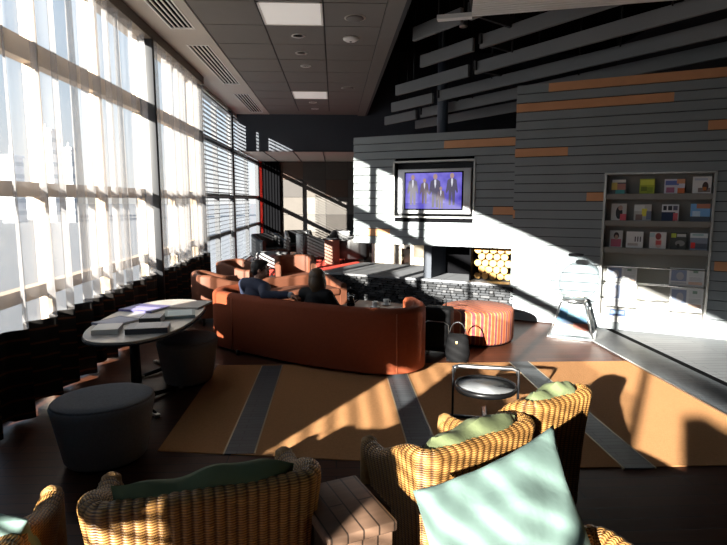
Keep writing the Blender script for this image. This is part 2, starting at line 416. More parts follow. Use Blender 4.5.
# windows in the left wall
def window(k, y0, y1, verts, trans, m=m_mull, d=.12):
    f = MB()
    for y in verts: f.bx(XW-.14, XW-.02, y-.04, y+.04, .0, 4.3, m)
    for z, h in trans: f.bx(XW-.14, XW-.02, y0, y1, z-h/2, z+h/2, m)
    fo = struct(f.build('window_%d' % k))
    g = MB(); g.faces([(XW-.1, y0, .02), (XW-.1, y1, .02), (XW-.1, y1, 4.3), (XW-.1, y0, 4.3)], [(0, 1, 2, 3)], m_glass)
    g.build('window_pane', fo)
    return fo
window(1, 4.2, 8.6, [4.24, 5.7, 7.15], [(3.3, .2), (2.0, .14), (1.02, .12)])
window(2, 8.6, 11.8, [8.65, 10.2, 11.75], [(3.3, .18), (2.0, .14), (1.02, .12)])
window(3, 11.8, 16.0, [14.0, 15.9], [(3.3, .12), (2.0, .12), (1.02, .1)], m_post)
window(4, 16.0, 21.5, [16.1, 18.7, 21.3], [(3.3, .12), (2.0, .12), (1.02, .1)], m_post)
window(5, -7, 4.2, [-6.9, 2.55, 3.1], [(3.3, .14)], m_post)
mb = MB(); mb.bx(XW-.12, XW-.04, -3.2, -3.08, 3.3, 4.3, m_post); struct(mb.build('trim_31'))  # unseen half mullion, added to cast the shadow band by the rack
# posts standing proud of the curtains
for y, m, d, px_ in ((8.61, m_post, .085, .2), (11.8, m_post, .05, .15), (15.6, m_post, .3, .08)):
    f = MB(); f.bx(XW-.02, XW+px_, y-d/2, y+d/2, 0, 4.3, m, .008); struct(f.build('trim_%d' % (7+int(y))))
# curtain track / valance
mb = MB(); mb.bx(XW+.02, XW+.2, -7, 11.8, 4.24, 4.39, M('bronze_valance', (.10, .075, .055), .6)); struct(mb.build('trim_30'))

# blinds on the far windows: each blind is a thing, its slats surface pattern of one part
m_slat = M('grey_blind_slat', (.25, .27, .29), .5)
def blind(y0, y1, z0, z1, label, pitch=.1):
    t = thing('venetian_blind', label, 'blind', (XW+.06, (y0+y1)/2, z0))
    h = MB(); h.bx(-.03, .03, -(y1-y0)/2, (y1-y0)/2, z1-z0-.05, z1-z0, m_slat); h.build('head_rail', t)
    s = MB(); z = .03
    while z < z1-z0-.07:
        s.box((0, 0, z), (.05, y1-y0, .006), m_slat, Matrix.Rotation(-.35, 4, 'Y')); z += pitch
    s.build('slats', t)
    h = MB(); h.bx(-.025, .025, -(y1-y0)/2, (y1-y0)/2, 0, .025, m_slat); h.build('bottom_rail', t)
    h = MB()
    for yy in (-.42, 0, .42): h.tube([(.0, yy*(y1-y0), 0), (.0, yy*(y1-y0), z1-z0)], .003, m_slat, 6)
    h.build('cord', t)
blind(11.9, 15.4, .05, 4.2, 'white horizontal blind on the window just past the last sheer curtain')
blind(15.8, 18.3, .05, 4.2, 'white horizontal blind on the narrow window beyond the dark post')
# horizontal shading louvres outside the window beside the camera
t = thing('shading_louvre', 'dark horizontal louvre screen outside the window beside the seats', 'louvre', (XW-.45, -2.15, .0))
f = MB()
for yy in (-2.5, 0, 2.5): f.bx(-.03, .03, yy-.03, yy+.03, -4, 3.4, m_post)
f.build('frame', t)
f = MB(); z = .5
while z < 3.1: f.box((0, 0, z), (.012, 5.05, .03), m_post); z += .1
f.build('slats', t)

# sheer curtains
def curtain(y0, y1, label, seed):
    r = random.Random(seed); n = int((y1-y0)/.03); pts = []; ph = r.random()*6
    for i in range(n+1):
        y = y0+(y1-y0)*i/n; ph += 2*PI*.03/(.40+.1*math.sin(y*1.7))
        pts.append((XW+.13+.08*math.sin(ph)+.02*math.sin(2.6*ph+1), y + .02*math.cos(ph)))
    t = thing('sheer_curtain', label, 'curtain', (0, 0, 0))
    def sheet(z0, z1, m, nm, nz, par, lift=False):
        s = MB(); vs = []; fs = []
        for k in range(nz+1):
            z = z0+(z1-z0)*k/nz
            for x, y in pts:
                q = .045*max(0., math.sin(y*2*PI/.62))**.5 if (lift and k == 0) else 0
                vs.append((XW+.13+(x-XW-.13)*(1.0-.25*(z/4.3)), y, z+q))
        N = len(pts)
        for k in range(nz):
            for i in range(N-1): fs.append((k*N+i, k*N+i+1, (k+1)*N+i+1, (k+1)*N+i))
        s.faces(vs, fs, m, True); return s.build(nm, par, fix=False)
    sheet(.80, 4.26, m_sheer, 'sheer_panel', 4, t)
    h = sheet(.012, .805, m_hem, 'hem_band', 6, t, True)
m_hem = ramp_mat('dark_banded_hem', 'Wave', 'Object', 2.4, [(0., (.009, .007, .006)), (.93, (.011, .008, .007)), (.96, (.11, .035, .012)), (1., (.12, .04, .015))], rough=.85)
m_hem.node_tree.nodes['Wave Texture'].bands_direction = 'Z'
curtain(4.25, 8.56, 'wide white sheer curtain with dark banded hem behind the oval table', 1)
curtain(8.66, 11.75, 'white sheer curtain with dark hem beyond the black window post', 2)

# ------------------------------------------------------------------ the slanted board walls  (local x = along, y = behind, z)
WP = Vector((2.87, 8.48, 0)); WR = math.atan2(-.503, .864)
def wall_boards(name, u0, u1, z0, z1, mod, fromtop, holes, strips, thick=.14, jag=0.):
    mb = MB(); rr = random.Random(5)
    n = round((z1-z0)/mod)
    for k in range(n):
        b = (z1-mod*(k+1)) if fromtop else z0+mod*k
        t = b+mod
        segs = [(u0-(jag if k % 2 else 0), u1)]
        for (ha, hb, hz0, hz1) in holes:
            if b < hz1-.02 and t > hz0+.02:
                ns = []
                for a, c in segs:
                    if hb <= a or ha >= c: ns.append((a, c)); continue
                    if a < ha: ns.append((a, ha))
                    if hb < c: ns.append((hb, c))
                segs = ns
        for a, c in segs:
            cuts = [(a, c, m_board)]
            for (sa, sb, sz) in strips:
                if abs(sz-(b+mod/2)) < mod*.5:
                    nc = []
                    for p, q, m in cuts:
                        if m is not m_board or sb <= p or sa >= q: nc.append((p, q, m)); continue
                        if p < sa: nc.append((p, sa, m))
                        nc.append((max(p, sa), min(q, sb), m_orange))
                        if sb < q: nc.append((sb, q, m))
                    cuts = nc
            for p, q, m in cuts:
                # lap board: lower edge stands 14 mm proud
                vs = [(p, -.016, b+.011), (q, -.016, b+.011), (q, -.002, t), (p, -.002, t), (p, thick, b+.011), (q, thick, b+.011), (q, thick, t), (p, thick, t)]
                mb.faces(vs, [(0, 1, 2, 3), (5, 4, 7, 6), (4, 5, 1, 0), (3, 2, 6, 7), (4, 0, 3, 7), (1, 5, 6, 2)], m)
    for ha, hb, hz0, hz1 in holes:
        for a, c, d, e_ in ((u0, ha, z0, z1), (hb, u1, z0, z1), (ha, hb, z0, hz0), (ha, hb, hz1, z1)):
            if e_-d > .02: mb.bx(a+.001, c-.001, .03, thick-.005, d+.002, e_-.002, m_black)
    o = mb.build(name, None, WP, WR); return struct(o)
mod = .134
wall_boards('wall_right', -.09, 6.0, 0, 27*mod, mod, False, [(1.2, 2.585, .12, 2.29)],
    [(.37, 6.0, 3.55), (-.09, 2.01, 3.28), (-.09, .68, 2.62), (2.43, 4.2, 2.88), (.97, 1.2, 1.95), (-.09, -.06, 1.7), (2.63, 4.0, 1.0)])
wall_boards('wall_television', -2.95, -.095, 1.124, 3.0, mod, True, [(-2.14, -.745, 1.62, 2.54)],
    [(-1.26, -.095, 2.8), (-2.66, -2.23, 1.32), (-.42, -.095, 1.7)], thick=.14)
bpy.data.objects['wall_television'].location = WP + Vector((.503, .864, 0))*.06

# television recess, set and screen
def wl(u, n, z): return WP + Vector((.864, -.503, 0))*u + Vector((.503, .864, 0))*n + Vector((0, 0, z))
f = MB()
for a, b, c, d in ((-2.17, -.72, 2.53, 2.56), (-2.17, -.72, 1.60, 1.625)): f.bx(a, b, -.03, .3, c, d, m_rackmetal)
f.bx(-2.17, -2.14, -.03, .3, 1.6, 2.56, m_rackmetal); f.bx(-.75, -.72, -.03, .3, 1.6, 2.56, m_rackmetal)
f.bx(-2.14, -.75, .28, .3, 1.62, 2.54, m_black)
f = f.build('trim_40', None, wl(0, .06, 0), WR); struct(f)
tv = thing('television', 'silver framed flat television showing figures on a violet screen, set in the board wall', 'television', wl(-1.43, .1, 1.66), WR)
f = MB(); f.bx(-.645, .645, -.07, .1, .01, .76, M('silver_plastic', (.52, .53, .55), .35, .4), .012); cas = f.build('casing', tv)
f = MB(); f.bx(-.52, .52, -.078, -.06, .07, .71, m_black, .004); bez = f.build('bezel', tv)
m_scr = ramp_mat('violet_screen_backdrop', 'Noise', 'Object', 5, [(.3, (.06, .04, .5)), (.7, (.24, .2, .85))], rough=.2)
b = m_scr.node_tree.nodes['Principled BSDF']; rmp = [n for n in m_scr.node_tree.nodes if n.type == 'VALTORGB'][0]
m_scr.node_tree.links.remove(b.inputs['Base Color'].links[0]); b.inputs['Base Color'].default_value = (.01, .01, .012, 1); m_scr.node_tree.links.new(rmp.outputs[0], b.inputs['Emission Color']); b.inputs['Emission Strength'].default_value = .8
def em(name, c, s=.9): return M(name, (.01, .01, .01), .2, emit=(c, s))
f = MB(); f.bx(-.495, .495, -.0805, -.076, .095, .69, m_scr)
f.bx(-.495, .495, -.0812, -.08, .095, .19, em('screen_floor_blue', (.09, .07, .55)))
def fig(f, x, z0, h, suit, skin):
    q = lambda pts, m, d: f.faces([(x+a*h, -.083-d, z0+b*h) for a, b in pts], [tuple(range(len(pts)))], m)
    q([(-.1, 0), (-.03, 0), (0, .42), (.03, 0), (.1, 0), (.11, .5), (-.11, .5)], suit, 0)
    q([(-.11, .48), (.11, .48), (.17, .36), (.2, .42), (.15, .78), (.06, .84), (-.06, .84), (-.15, .78), (-.2, .42), (-.17, .36)], suit, .0006)
    q([(-.03, .7), (0, .56), (.03, .7), (.03, .83), (-.03, .83)], em('screen_shirt', (.7, .7, .8)), .0012)
    q([(.07*math.cos(t), .92+.085*math.sin(t)) for t in [k*PI/6 for k in range(12)]], skin, .0018)
sk = em('screen_skin', (.4, .25, .22)); s1 = em('screen_suit', (.07, .06, .12)); s2 = em('screen_grey_suit', (.16, .14, .2)); s3 = em('screen_brown_suit', (.14, .1, .14))
fig(f, -.36, .16, .5, s2, sk); fig(f, -.15, .18, .42, s3, sk); fig(f, .04, .12, .55, s1, sk); fig(f, .14, .1, .36, s3, sk); fig(f, .33, .16, .52, s1, sk)
f.build('screen', bez)
f = MB(); f.bx(-.03, .03, -.079, -.076, .035, .045, m_white); f.build('badge', cas)
f = MB(); f.bx(-.3, .3, .05, .24, .2, .55, m_blackmetal); f.build('wall_mount', tv)

# ------------------------------------------------------------------ stone hearth, fire box and logs
h = thing('stone_hearth', 'long low fireplace hearth of stacked grey ledge stone below the television', 'fireplace hearth', WP, WR)
f = MB(); f.bx(-3.58, -.09, .04, 1.72, 0, .53, M('hearth_core', (.012, .012, .013), .9)); f.build('core', h)
stones = [M('ledge_stone_%d' % i, c, .85, noise=(14, .3), bump=(30, .5)) for i, c in enumerate([(.030, .032, .036), (.045, .047, .051), (.016, .017, .019), (.075, .076, .08)])]
f = MB(); rr = random.Random(11)
for row in range(12):
    z0 = row*.044
    for (ax, L) in (('f', 3.56), ('l', 1.7)):
        p = 0.
        while p < L-.02:
            l = min(rr.uniform(.06, .19), L-p); d = rr.uniform(.0, .05); m = stones[rr.choice((0, 0, 0, 1, 1, 2, 2, 3))]
            if ax == 'f': f.bx(-3.6+p+.003, -3.6+p+l-.003, -.005-d, .06, z0+.003, z0+.041, m, .012, 1)
            else: f.bx(-3.6-d, -3.54, .02+p+.003, .02+p+l-.003, z0+.003, z0+.041, m, .012, 1)
            p += l
f.build('stone_facing', h)
f = MB(); x = -3.63
while x < -.1:
    l = min(rr.uniform(.5, .8), -.085-x); f.bx(x, x+l-.006, -.045, 1.75, .53, .57, M('honed_slate_top', (.16, .165, .175), .5, noise=(5, .2)), .004, 1); x += l
f.build('slate_top', h)
# firebox below the television wall
f = MB(); f.bx(-1.60, -1.46, .08, .9, .57, 1.125, m_navy); f.build('wall_firebox_pier', None, WP, WR); struct(bpy.data.objects['wall_firebox_pier'])
for nm, bxs in (('wall_firebox_back', (-1.46, -.095, .85, .95, .57, 1.125)), ('wall_firebox_divider', (-.80, -.775, .1, .84, .57, 1.1)), ('wall_firebox_side', (-.11, -.095, .2, .84, .57, 1.1)), ('wall_firebox_top', (-2.95, -.095, .2, .95, 1.125, 1.16))):
    f = MB(); f.bx(*bxs, m_black); struct(f.build(nm, None, WP, WR))
pass
f = MB(); f.bx(-3.0, -.09, .2, .95, 1.16, 3.0, m_dark); struct(f.build('wall_television_core', None, WP, WR))
m_bark = M('birch_bark', (.24, .15, .08), .9, noise=(20, .4)); m_cut = ramp_mat('cut_pine', 'Noise', 'Object', 14, [(.3, (.42, .22, .06)), (.7, (.58, .34, .11))], rough=.8)
spots = []
rr = random.Random(4); rad = .062
row = 0; z = .575+rad
while z < 1.09:
    x = -.77+rad+(rad if row % 2 else 0)
    while x < -.125-rad+.012: spots.append((x, z)); x += 2*rad+.003
    z += rad*1.76; row += 1
for i, (x, z) in enumerate(spots):
    rad_ = rad*rr.uniform(.86, .985)
    t = thing('firewood_log', 'cut firewood log, pale yellow end showing, in the neat stack beside the firebox', 'log', wl(x, .28+rr.uniform(0, .02), z), WR, 'stacked firewood logs')
    n = 14; ph = rr.random()*6
    prof = [rad_*(1+.05*math.sin(2*a*2*PI/n+ph)+.03*math.sin(3*a*2*PI/n)) for a in range(n)]
    f = MB(); vs = [(prof[a]*math.cos(2*PI*a/n), 0, prof[a]*math.sin(2*PI*a/n)) for a in range(n)] + [(prof[a]*math.cos(2*PI*a/n), .5, prof[a]*math.sin(2*PI*a/n)) for a in range(n)]
    f.faces(vs, [(a, (a+1) % n, n+(a+1) % n, n+a) for a in range(n)] + [tuple(range(n, 2*n))], m_bark, True)
    f.build('bark', t)
    f = MB(); f.faces([(v[0]*.93, -.004, v[2]*.93) for v in vs[:n]] + [(v[0], 0.0, v[2]) for v in vs[:n]] + [(0, -.005, 0)], [(a, (a+1) % n, n+(a+1) % n, n+a) for a in range(n)] + [(2*n, a, (a+1) % n) for a in range(n)], m_cut)
    f.build('cut_end', t)

# column behind the television wall
f = MB(); f.lathe([(.12, 3.0), (.12, 6.2)], M('blue_grey_column', (.05, .065, .09), .5), n=28, c=(2.42, 12.5, 0)); f.lathe([(.12, 0), (.12, 3.0)], m_dark, n=28, c=(2.42, 12.5, 0)); struct(f.build('column'))

# ------------------------------------------------------------------ ceiling fins and the slatted panel over the right
m_fin = M('grey_fin', (.17, .178, .186), .6, noise=(2, .1))
fins = [(1.28, 9.1, 4.4, 'nearest'), (1.6, 10.4, 4.3, 'second'), (1.33, 12.05, 4.1, 'third'), (1.38, 13.4, 3.97, 'fourth'), (1.34, 14.7, 3.84, 'fifth'), (2.2, 15.1, 3.8, 'farthest')]
fd = Vector((.5, -.866, 0)); fa = math.atan2(-.866, .5)
for i, (x, y, z, lb) in enumerate(fins):
    L1 = (1.1, 1.35, 2.2, 1.5, 1.3, 6)[i]
    t = thing('ceiling_baffle', 'grey baffle board hung below the black ceiling, %s counting from the slatted panel' % lb, 'ceiling baffle', (x, y, z), fa, 'hanging baffle boards')
    f = MB(); f.bx(0, L1, -.03, .03, 0, .21, m_fin, .004, 1); f.build('front_board', t)
    if i < 5:
        f = MB(); f.bx(L1+.08, 9.5 if y > 9.5 else 7.5, .05, .11, .03, .24, m_fin, .004, 1); f.build('long_board', t)
        f = MB(); f.box((L1+.04, .75, .17), (.05, 1.5, .16), m_dark, Matrix.Rotation(.12, 4, 'Z')); f.build('cross_brace', t)
    for q in (.6, 3.2, 5.8):
        f = MB(); f.tube([(q, 0, .2), (q, 0, 6.19-z)], .012, m_blackmetal, 6); f.build('hanger', t)
t = thing('slatted_ceiling_panel', 'pale grey slatted ceiling panel with an angled end at the top of the photo', 'ceiling panel', (1.80, 7.45, 4.28), math.atan2(-.3, .95))
m_pan = M('pale_grey_slat', (.8, .8, .78), .6)
f = MB()
for k in range(16):
    f.bx(.02*k*.4, 5.6, -.02-.085*k, .045-.085*k, 0, .03, m_pan)
f.build('slats', t)
f = MB(); f.bx(0, 5.6, -1.4, .05, .035, .06, m_dark); f.build('backing', t)
f = MB(); f.bx(-.45, -.0, -.02, .1, -.015, .04, m_pan); f.build('end_bar', t)
for k, (x, y, z) in enumerate([(2.05, 9.0, 4.6), (3.25, 8.6, 4.55), (3.6, 9.9, 4.45), (5.05, 8.0, 4.6)]):
    t = thing('spotlight', ['small black ceiling spotlight at the left end of the slatted panel', 'small ceiling spotlight between the nearest baffles', 'small ceiling spotlight above the second baffle', 'small ceiling spotlight near the right end of the baffles'][k], 'spotlight', (x, y, z), 0, 'spotlights among the baffles')
    f = MB(); f.lathe([(.06, 0), (.065, .01), (.065, .12), (.03, .14), (0, .14)], m_metal, n=18); f.build('housing', t)
    f = MB(); f.lathe([(0, .004), (.045, 0), (.05, .004)], m_lamp, n=16); f.build('lamp', t)
    f = MB(); f.tube([(0, 0, .13), (0, 0, 6.19-z)], .01, m_blackmetal, 6); f.build('stem', t)

# ------------------------------------------------------------------ magazine rack
rk = thing('magazine_rack', 'tall grey magazine rack with metal frame built into the board wall', 'magazine rack', wl(0, 0, 0), WR)
m_rack = M('rack_grey', (.2, .195, .18), .6)
f = MB()
f.bx(1.2, 1.235, -.03, .2, .12, 2.285, m_rackmetal, .003, 1); f.bx(2.55, 2.585, -.03, .2, .12, 2.285, m_rackmetal, .003, 1)
f.bx(1.2, 2.585, -.03, .2, 2.262, 2.29, m_rackmetal, .003, 1); f.build('frame', rk)
f = MB(); f.bx(1.235, 2.55,   .17, .19, .12, 2.27, m_rack); f.build('back_panel', rk)
for z in (1.98, 1.60, 1.21):
    f = MB(); f.bx(1.235, 2.55, .0, .17, z-.015, z, m_rack); f.bx(1.235, 2.55, -.012, .0, z-.07, z+.012, m_rack, .003, 1)
    f.build('shelf', rk)
f = MB(); f.bx(1.235, 2.55, -.01, .17, .12, .2, m_white); f.build('base_ledge', rk)
for z in (.91, .67):
    f = MB(); f.tube([(1.235, .0, z+.03), (2.55, .0, z+.03)], .009, m_chrome, 8); f.tube([(1.235, .05, z-.2), (2.55, .05, z-.2)], .008, m_chrome, 8); f.build('rail', rk)

def magazine(u0, u1, z, hgt, base, blocks, label, group, n=.06, name='magazine', lean=.16, thick=.008):
    w_ = u1-u0
    f = MB(); f.bx(-w_/2, w_/2, 0, thick, 0, hgt, flat(base)); 
    for k, (a, b, c, d, cl) in enumerate(blocks):
        q = -.0006-.0003*k
        if len(cl) == 3:
            f.faces([(-w_/2+a*w_, q, b*hgt), (-w_/2+c*w_, q, b*hgt), (-w_/2+c*w_, q, d*hgt), (-w_/2+a*w_, q, d*hgt)], [(0, 1, 2, 3)], flat(cl))
        else:   # ellipse
            cx, cz, rx, rz = (a+c)/2, (b+d)/2, (c-a)/2, (d-b)/2
            f.faces([(-w_/2+(cx+rx*math.cos(t*PI/8))*w_, q, (cz+rz*math.sin(t*PI/8))*hgt) for t in range(16)], [tuple(range(16))], flat(cl[:3]))
    o = f.build(name, None, wl((u0+u1)/2, n, z), WR); o.rotation_euler = (-lean, 0, WR)
    return tag(o, label, name, group)
E_ = 1
G1 = 'magazines on the top shelf'; G2 = 'magazines on the middle shelf'; G3 = 'magazines on the bottom shelf'
magazine(1.29, 1.49, 1.982, .22, (.10, .12, .13), [(.02, .3, .4, .78, (.75, .6, .15)), (.4, .3, .95, .7, (.55, .25, .2)), (.05, .78, .95, .97, (.75, .75, .7)), (.3, 0, .9, .3, (.1, .42, .4))], 'magazine with yellow and teal cover, leftmost on the top shelf', G1)
magazine(1.66, 1.85, 1.982, .22, (.45, .52, .05), [(.05, .6, .95, .92, (.66, .72, .1)), (.1, .2, .5, .5, (.2, .25, .03)), (.5, .1, .9, .45, (.3, .38, .04))], 'lime green magazine on the top shelf', G1)
magazine(1.97, 2.22, 1.982, .21, (.72, .7, .78), [(.05, .6, .7, .9, (.15, .2, .5)), (.65, 0, 1, .4, (.8, .2, .06)), (.6, .7, 1, 1, (.7, .35, .2)), (.1, .1, .5, .45, (.45, .15, .25))], 'white magazine with blue title and orange corner on the top shelf', G1)
magazine(2.31, 2.53, 1.982, .24, (.78, .78, .77), [(.3, .1, .95, .35, (.25, .2, .18)), (.52, .15, .85, .7, (.05, .03, .03, 1)), (.1, .78, .8, .9, (.55, .6, .7)), (.55, .2, .75, .4, (.5, .15, .03))], 'white magazine with a dark figure at the right end of the top shelf', G1)
magazine(1.31, 1.51, 1.602, .25, (.55, .56, .55), [(.3, .1, .75, .85, (.02, .02, .025, 1)), (.45, .6, .75, .9, (.45, .3, .25, 1)), (.6, .02, 1, .4, (.75, .12, .15))], 'grey magazine with a black curled figure and red patch, leftmost on the middle shelf', G2)
magazine(1.61, 1.83, 1.602, .24, (.5, .5, .48), [(.0, .6, .6, .95, (.7, .72, .7)), (.45, .3, .75, .75, (.75, .68, .08)), (.1, .05, .5, .4, (.25, .17, .15)), (.72, .1, 1, .6, (.2, .22, .3))], 'magazine with a yellow square on its cover on the middle shelf', G2)
magazine(1.96, 2.17, 1.602, .24, (.72, .74, .76), [(.0, 0, .8, .55, (.015, .03, .08)), (.08, .66, .28, .92, (.03, .03, .04)), (.36, .66, .6, .92, (.03, .03, .04)), (.66, .66, .92, .92, (.1, .1, .15)), (.68, .05, .95, .5, (.75, .15, .17))], 'magazine with bold dark title, navy cover and red patch on the middle shelf', G2)
magazine(2.31, 2.54, 1.602, .25, (.2, .45, .8), [(.0, 0, 1, .3, (.1, .12, .16)), (.3, .75, 1, 1, (.6, .25, .16)), (.1, .3, .5, .6, (.55, .72, .9))], 'sky blue magazine at the right end of the middle shelf', G2)
magazine(1.31, 1.48, 1.212, .25, (.48, .5, .5), [(.1, .05, .9, .5, (.45, .1, .16)), (.3, .5, .72, .9, (.05, .03, .03, 1)), (.38, .45, .65, .75, (.4, .26, .2, 1))], 'magazine with a dark haired portrait in pink, leftmost on the bottom shelf', G3)
magazine(1.53, 1.75, 1.212, .24, (.72, .72, .72), [(.5, .4, .57, .7, (.1, .1, .11)), (.65, .4, .72, .7, (.1, .1, .11)), (.8, .4, .87, .7, (.1, .1, .11)), (.1, .15, .7, .3, (.5, .45, .42))], 'white magazine with three small dark figures on the bottom shelf', G3)
magazine(1.83, 2.04, 1.212, .24, (.74, .72, .7), [(.35, .05, .75, .7, (.75, .5, .45, 1)), (.35, .55, .7, .95, (.3, .06, .05, 1)), (.0, .7, .3, .95, (.5, .65, .68)), (.4, .25, .7, .5, (.7, .12, .12))], 'white magazine with a red haired woman on the bottom shelf', G3)
magazine(2.09, 2.29, 1.212, .24, (.05, .055, .05), [(.05, .7, .35, .95, (.55, .62, .08)), (.4, .75, .95, .92, (.6, .6, .6)), (.3, .2, .9, .55, (.25, .25, .24, 1)), (.4, .1, .6, .35, (.02, .02, .02, 1))], 'black magazine with lime corner on the bottom shelf', G3)
magazine(2.33, 2.54, 1.212, .24, (.25, .3, .38), [(0, .72, 1, .98, (.7, .75, .76)), (.05, .1, .3, .45, (.75, .05, .05)), (.3, .1, 1, .4, (.1, .12, .16)), (.12, .85, .75, .93, (.3, .5, .5))], 'magazine with red spot and pale title at the right end of the bottom shelf', G3)
def newspaper(u0, u1, z, hgt, label, n=-.02):
    bl = [(.05, .35, .5, .92, (.24, .29, .42)), (.2, .4, .42, .8, (.42, .42, .46, 1)), (.57, .62, .95, .94, (.62, .64, .64)), (.68, .78, .82, .9, (.2, .3, .24)), (.56, .2, .95, .34, (.6, .42, .34)), (.05, .2, .5, .3, (.5, .52, .55))]
    for k in range(4): bl.append((.58, .40+.05*k, .93, .42+.05*k, (.42, .43, .44)))
    for k in range(3): bl.append((.06, .05+.045*k, .93, .065+.045*k, (.45, .46, .47)))
    magazine(u0, u1, z, hgt, (.70, .71, .71), bl, label, 'newspapers on the chrome rails', n, 'newspaper', .05, .02)
newspaper(1.30, 1.70, .67, .27, 'folded newspaper on the upper rail at the left of the rack', .01)
newspaper(1.29, 1.71, .36, .34, 'folded newspaper on the lower rail at the left of the rack', -.05)
newspaper(2.11, 2.53, .68, .28, 'folded newspaper on the upper rail at the right of the rack', .01)
newspaper(2.13, 2.53, .36, .33, 'folded newspaper on the lower rail at the right of the rack', -.05)
magazine(1.36, 1.58, .205, .12, (.07, .1, .2), [(.1, .3, .9, .8, (.3, .42, .6))], 'dark blue brochure lying on the base ledge of the rack', 'brochures on the base ledge', .05, 'brochure', .9, .02)
magazine(1.64, 1.88, .205, .11, (.5, .55, .25), [(.1, .3, .9, .8, (.6, .62, .4))], 'yellow green brochure lying on the base ledge of the rack', 'brochures on the base ledge', .05, 'brochure', .9, .02)
magazine(2.18, 2.52, .205, .13, (.62, .62, .62), [(.1, .3, .9, .8, (.3, .24, .24))], 'grey brochure stack at the right of the base ledge', 'brochures on the base ledge', .05, 'brochure', .9, .04)

# ------------------------------------------------------------------ donation globe on its clear pedestal
gl = thing('donation_globe', 'clear round acrylic collection globe on a tapered picture pedestal by the board wall', 'globe', (3.36, 7.47, 0), R(-28))
f = MB(); f.lathe([(.325*math.sin(t), .82-.325*math.cos(t)) for t in [R(22)+k*(PI-R(22)-R(15))/20 for k in range(21)]], m_acrylic, n=40)
f.build('sphere', gl)
f = MB(); f.lathe([(.09, 1.125), (.1, 1.14), (.1, 1.155), (0, 1.16)], m_black, n=28); f.build('lid', gl)
f = MB(); f.lathe([(.10, .49), (.16, .495), (.17, .51), (.15, .53), (.11, .525)], m_metal, n=32); f.build('collar', gl)
def frust(f, b, t, z0, z1, m, sides=True):
    vs = [(-b, -b, z0), (b, -b, z0), (b, b, z0), (-b, b, z0), (-t, -t, z1), (t, -t, z1), (t, t, z1), (-t, t, z1)]
    f.faces(vs, [(0, 1, 5, 4), (1, 2, 6, 5), (2, 3, 7, 6), (3, 0, 4, 7)], m)
f = MB(); frust(f, .29, .15, .03, .5, m_clear); ped = f.build('pedestal', gl)
f = MB()
for sx_, sy_ in ((-1, -1), (1, -1), (1, 1), (-1, 1)): f.tube([(sx_*.285, sy_*.285, .03), (sx_*.15, sy_*.15, .5)], .012, m_metal, 8)
f.build('edge_rods', ped)
f = MB(); f.bx(-.31, .31, -.31, .31, 0, .03, m_metal, .006); f.build('base', gl)
f = MB()
def onface(a, zb, zt, m, d):
    # strip on the near slanted side, a = list of (x fraction) left/right
    def P3(x, z): hw = .29-(z-.03)/.47*.14; return (x*hw, -hw+.012-d, z)
    f.faces([P3(a[0], zb), P3(a[1], zb), P3(a[1], zt), P3(a[0], zt)], [(0, 1, 2, 3)], m)
onface((-.9, .9), .06, .47, flat((.35, .35, .35)), 0)
onface((-.88, .88), .22, .43, flat((.02, .16, .32)), .002); onface((-.88, .88), .2, .24, flat((.02, .06, .14)), .003)
onface((-.3, .5), .3, .42, flat((.14, .34, .42)), .003); onface((-.88, .2), .12, .2, flat((.3, .16, .08)), .003); onface((.1, .88), .13, .22, flat((.36, .07, .03)), .0035)
f.build('picture_panel', ped, fix=False)
f = MB(); rr = random.Random(2)
for k in range(26):
    a = rr.random()*6.28; q = rr.random()*.15
    f.box((q*math.cos(a), q*math.sin(a), .545+rr.random()*.03+q*.15), (.10, .05, .004), flat(rr.choice([(.5, .58, .5), (.6, .52, .42), (.45, .4, .55)])), Matrix.Rotation(a, 4, 'Z') @ Matrix.Rotation(rr.uniform(-.5, .5), 4, 'X'))
f.build('banknotes', gl)['kind'] = 'stuff'

# ------------------------------------------------------------------ curved sofa
def catmull(pts, k=8):
    P = [Vector((*p, 0)) for p in pts]; out = []
    for i in range(len(P)-1):
        p0, p1, p2, p3 = P[max(i-1, 0)], P[i], P[i+1], P[min(i+2, len(P)-1)]
        for j in range(k):
            t = j/k; out.append(.5*((2*p1)+(p2-p0)*t+(2*p0-5*p1+4*p2-p3)*t*t+(3*p1-p0-3*p2+p3)*t**3))
    out.append(P[-1]); return out
def inner_normals(path, inside):
    ns = []
    for i, p in enumerate(path):
        t = (path[min(i+1, len(path)-1)]-path[max(i-1, 0)]).normalized(); n = Vector((-t.y, t.x, 0))
        if n.dot(Vector((*inside, 0))-p) < 0: n = -n
        ns.append(n)
    return ns
def swept(mb, path, nrm, sect, m, uvs=True, smooth=True, closed_sect=True):
    """sect(i, s) -> list of (inward offset, z); one ring per path point"""
    vs, fs, uv = [], [], []; s = 0.; ns = None
    for i, p in enumerate(path):
        if i: s += (p-path[i-1]).length
        ring = sect(i, s); ns = len(ring); v = 0.
        for k, (a, z) in enumerate(ring):
            if k: v += math.hypot(a-ring[k-1][0], z-ring[k-1][1])
            q = p+nrm[i]*a; vs.append((q.x, q.y, z)); uv.append((s, v))
    N = len(path)
    for i in range(N-1):
        for k in range(ns):
            k2 = (k+1) % ns; fs.append((i*ns+k, (i+1)*ns+k, (i+1)*ns+k2, i*ns+k2))
    mb.faces(vs, fs, m, smooth, None, uv)
    mb.faces([vs[k] for k in range(ns)], [tuple(range(ns))], m, False, None, uv[:ns])
    mb.faces([vs[(N-1)*ns+k] for k in range(ns)], [tuple(range(ns))], m, False, None, uv[:ns])
def rrect(t, z0, z1, r=.05, n=5):
    pts = []
    for cx, cz, a0 in ((t-r, z0+r*.4, -90), (t-r, z1-r, 0), (r, z1-r, 90), (r, z0+r*.4, 180)):
        for k in range(n):
            a = R(a0+90*k/(n-1)); rz = r if cz > (z0+z1)/2 else r*.4
            pts.append((cx+r*math.cos(a), cz+rz*math.sin(a)))
    return pts
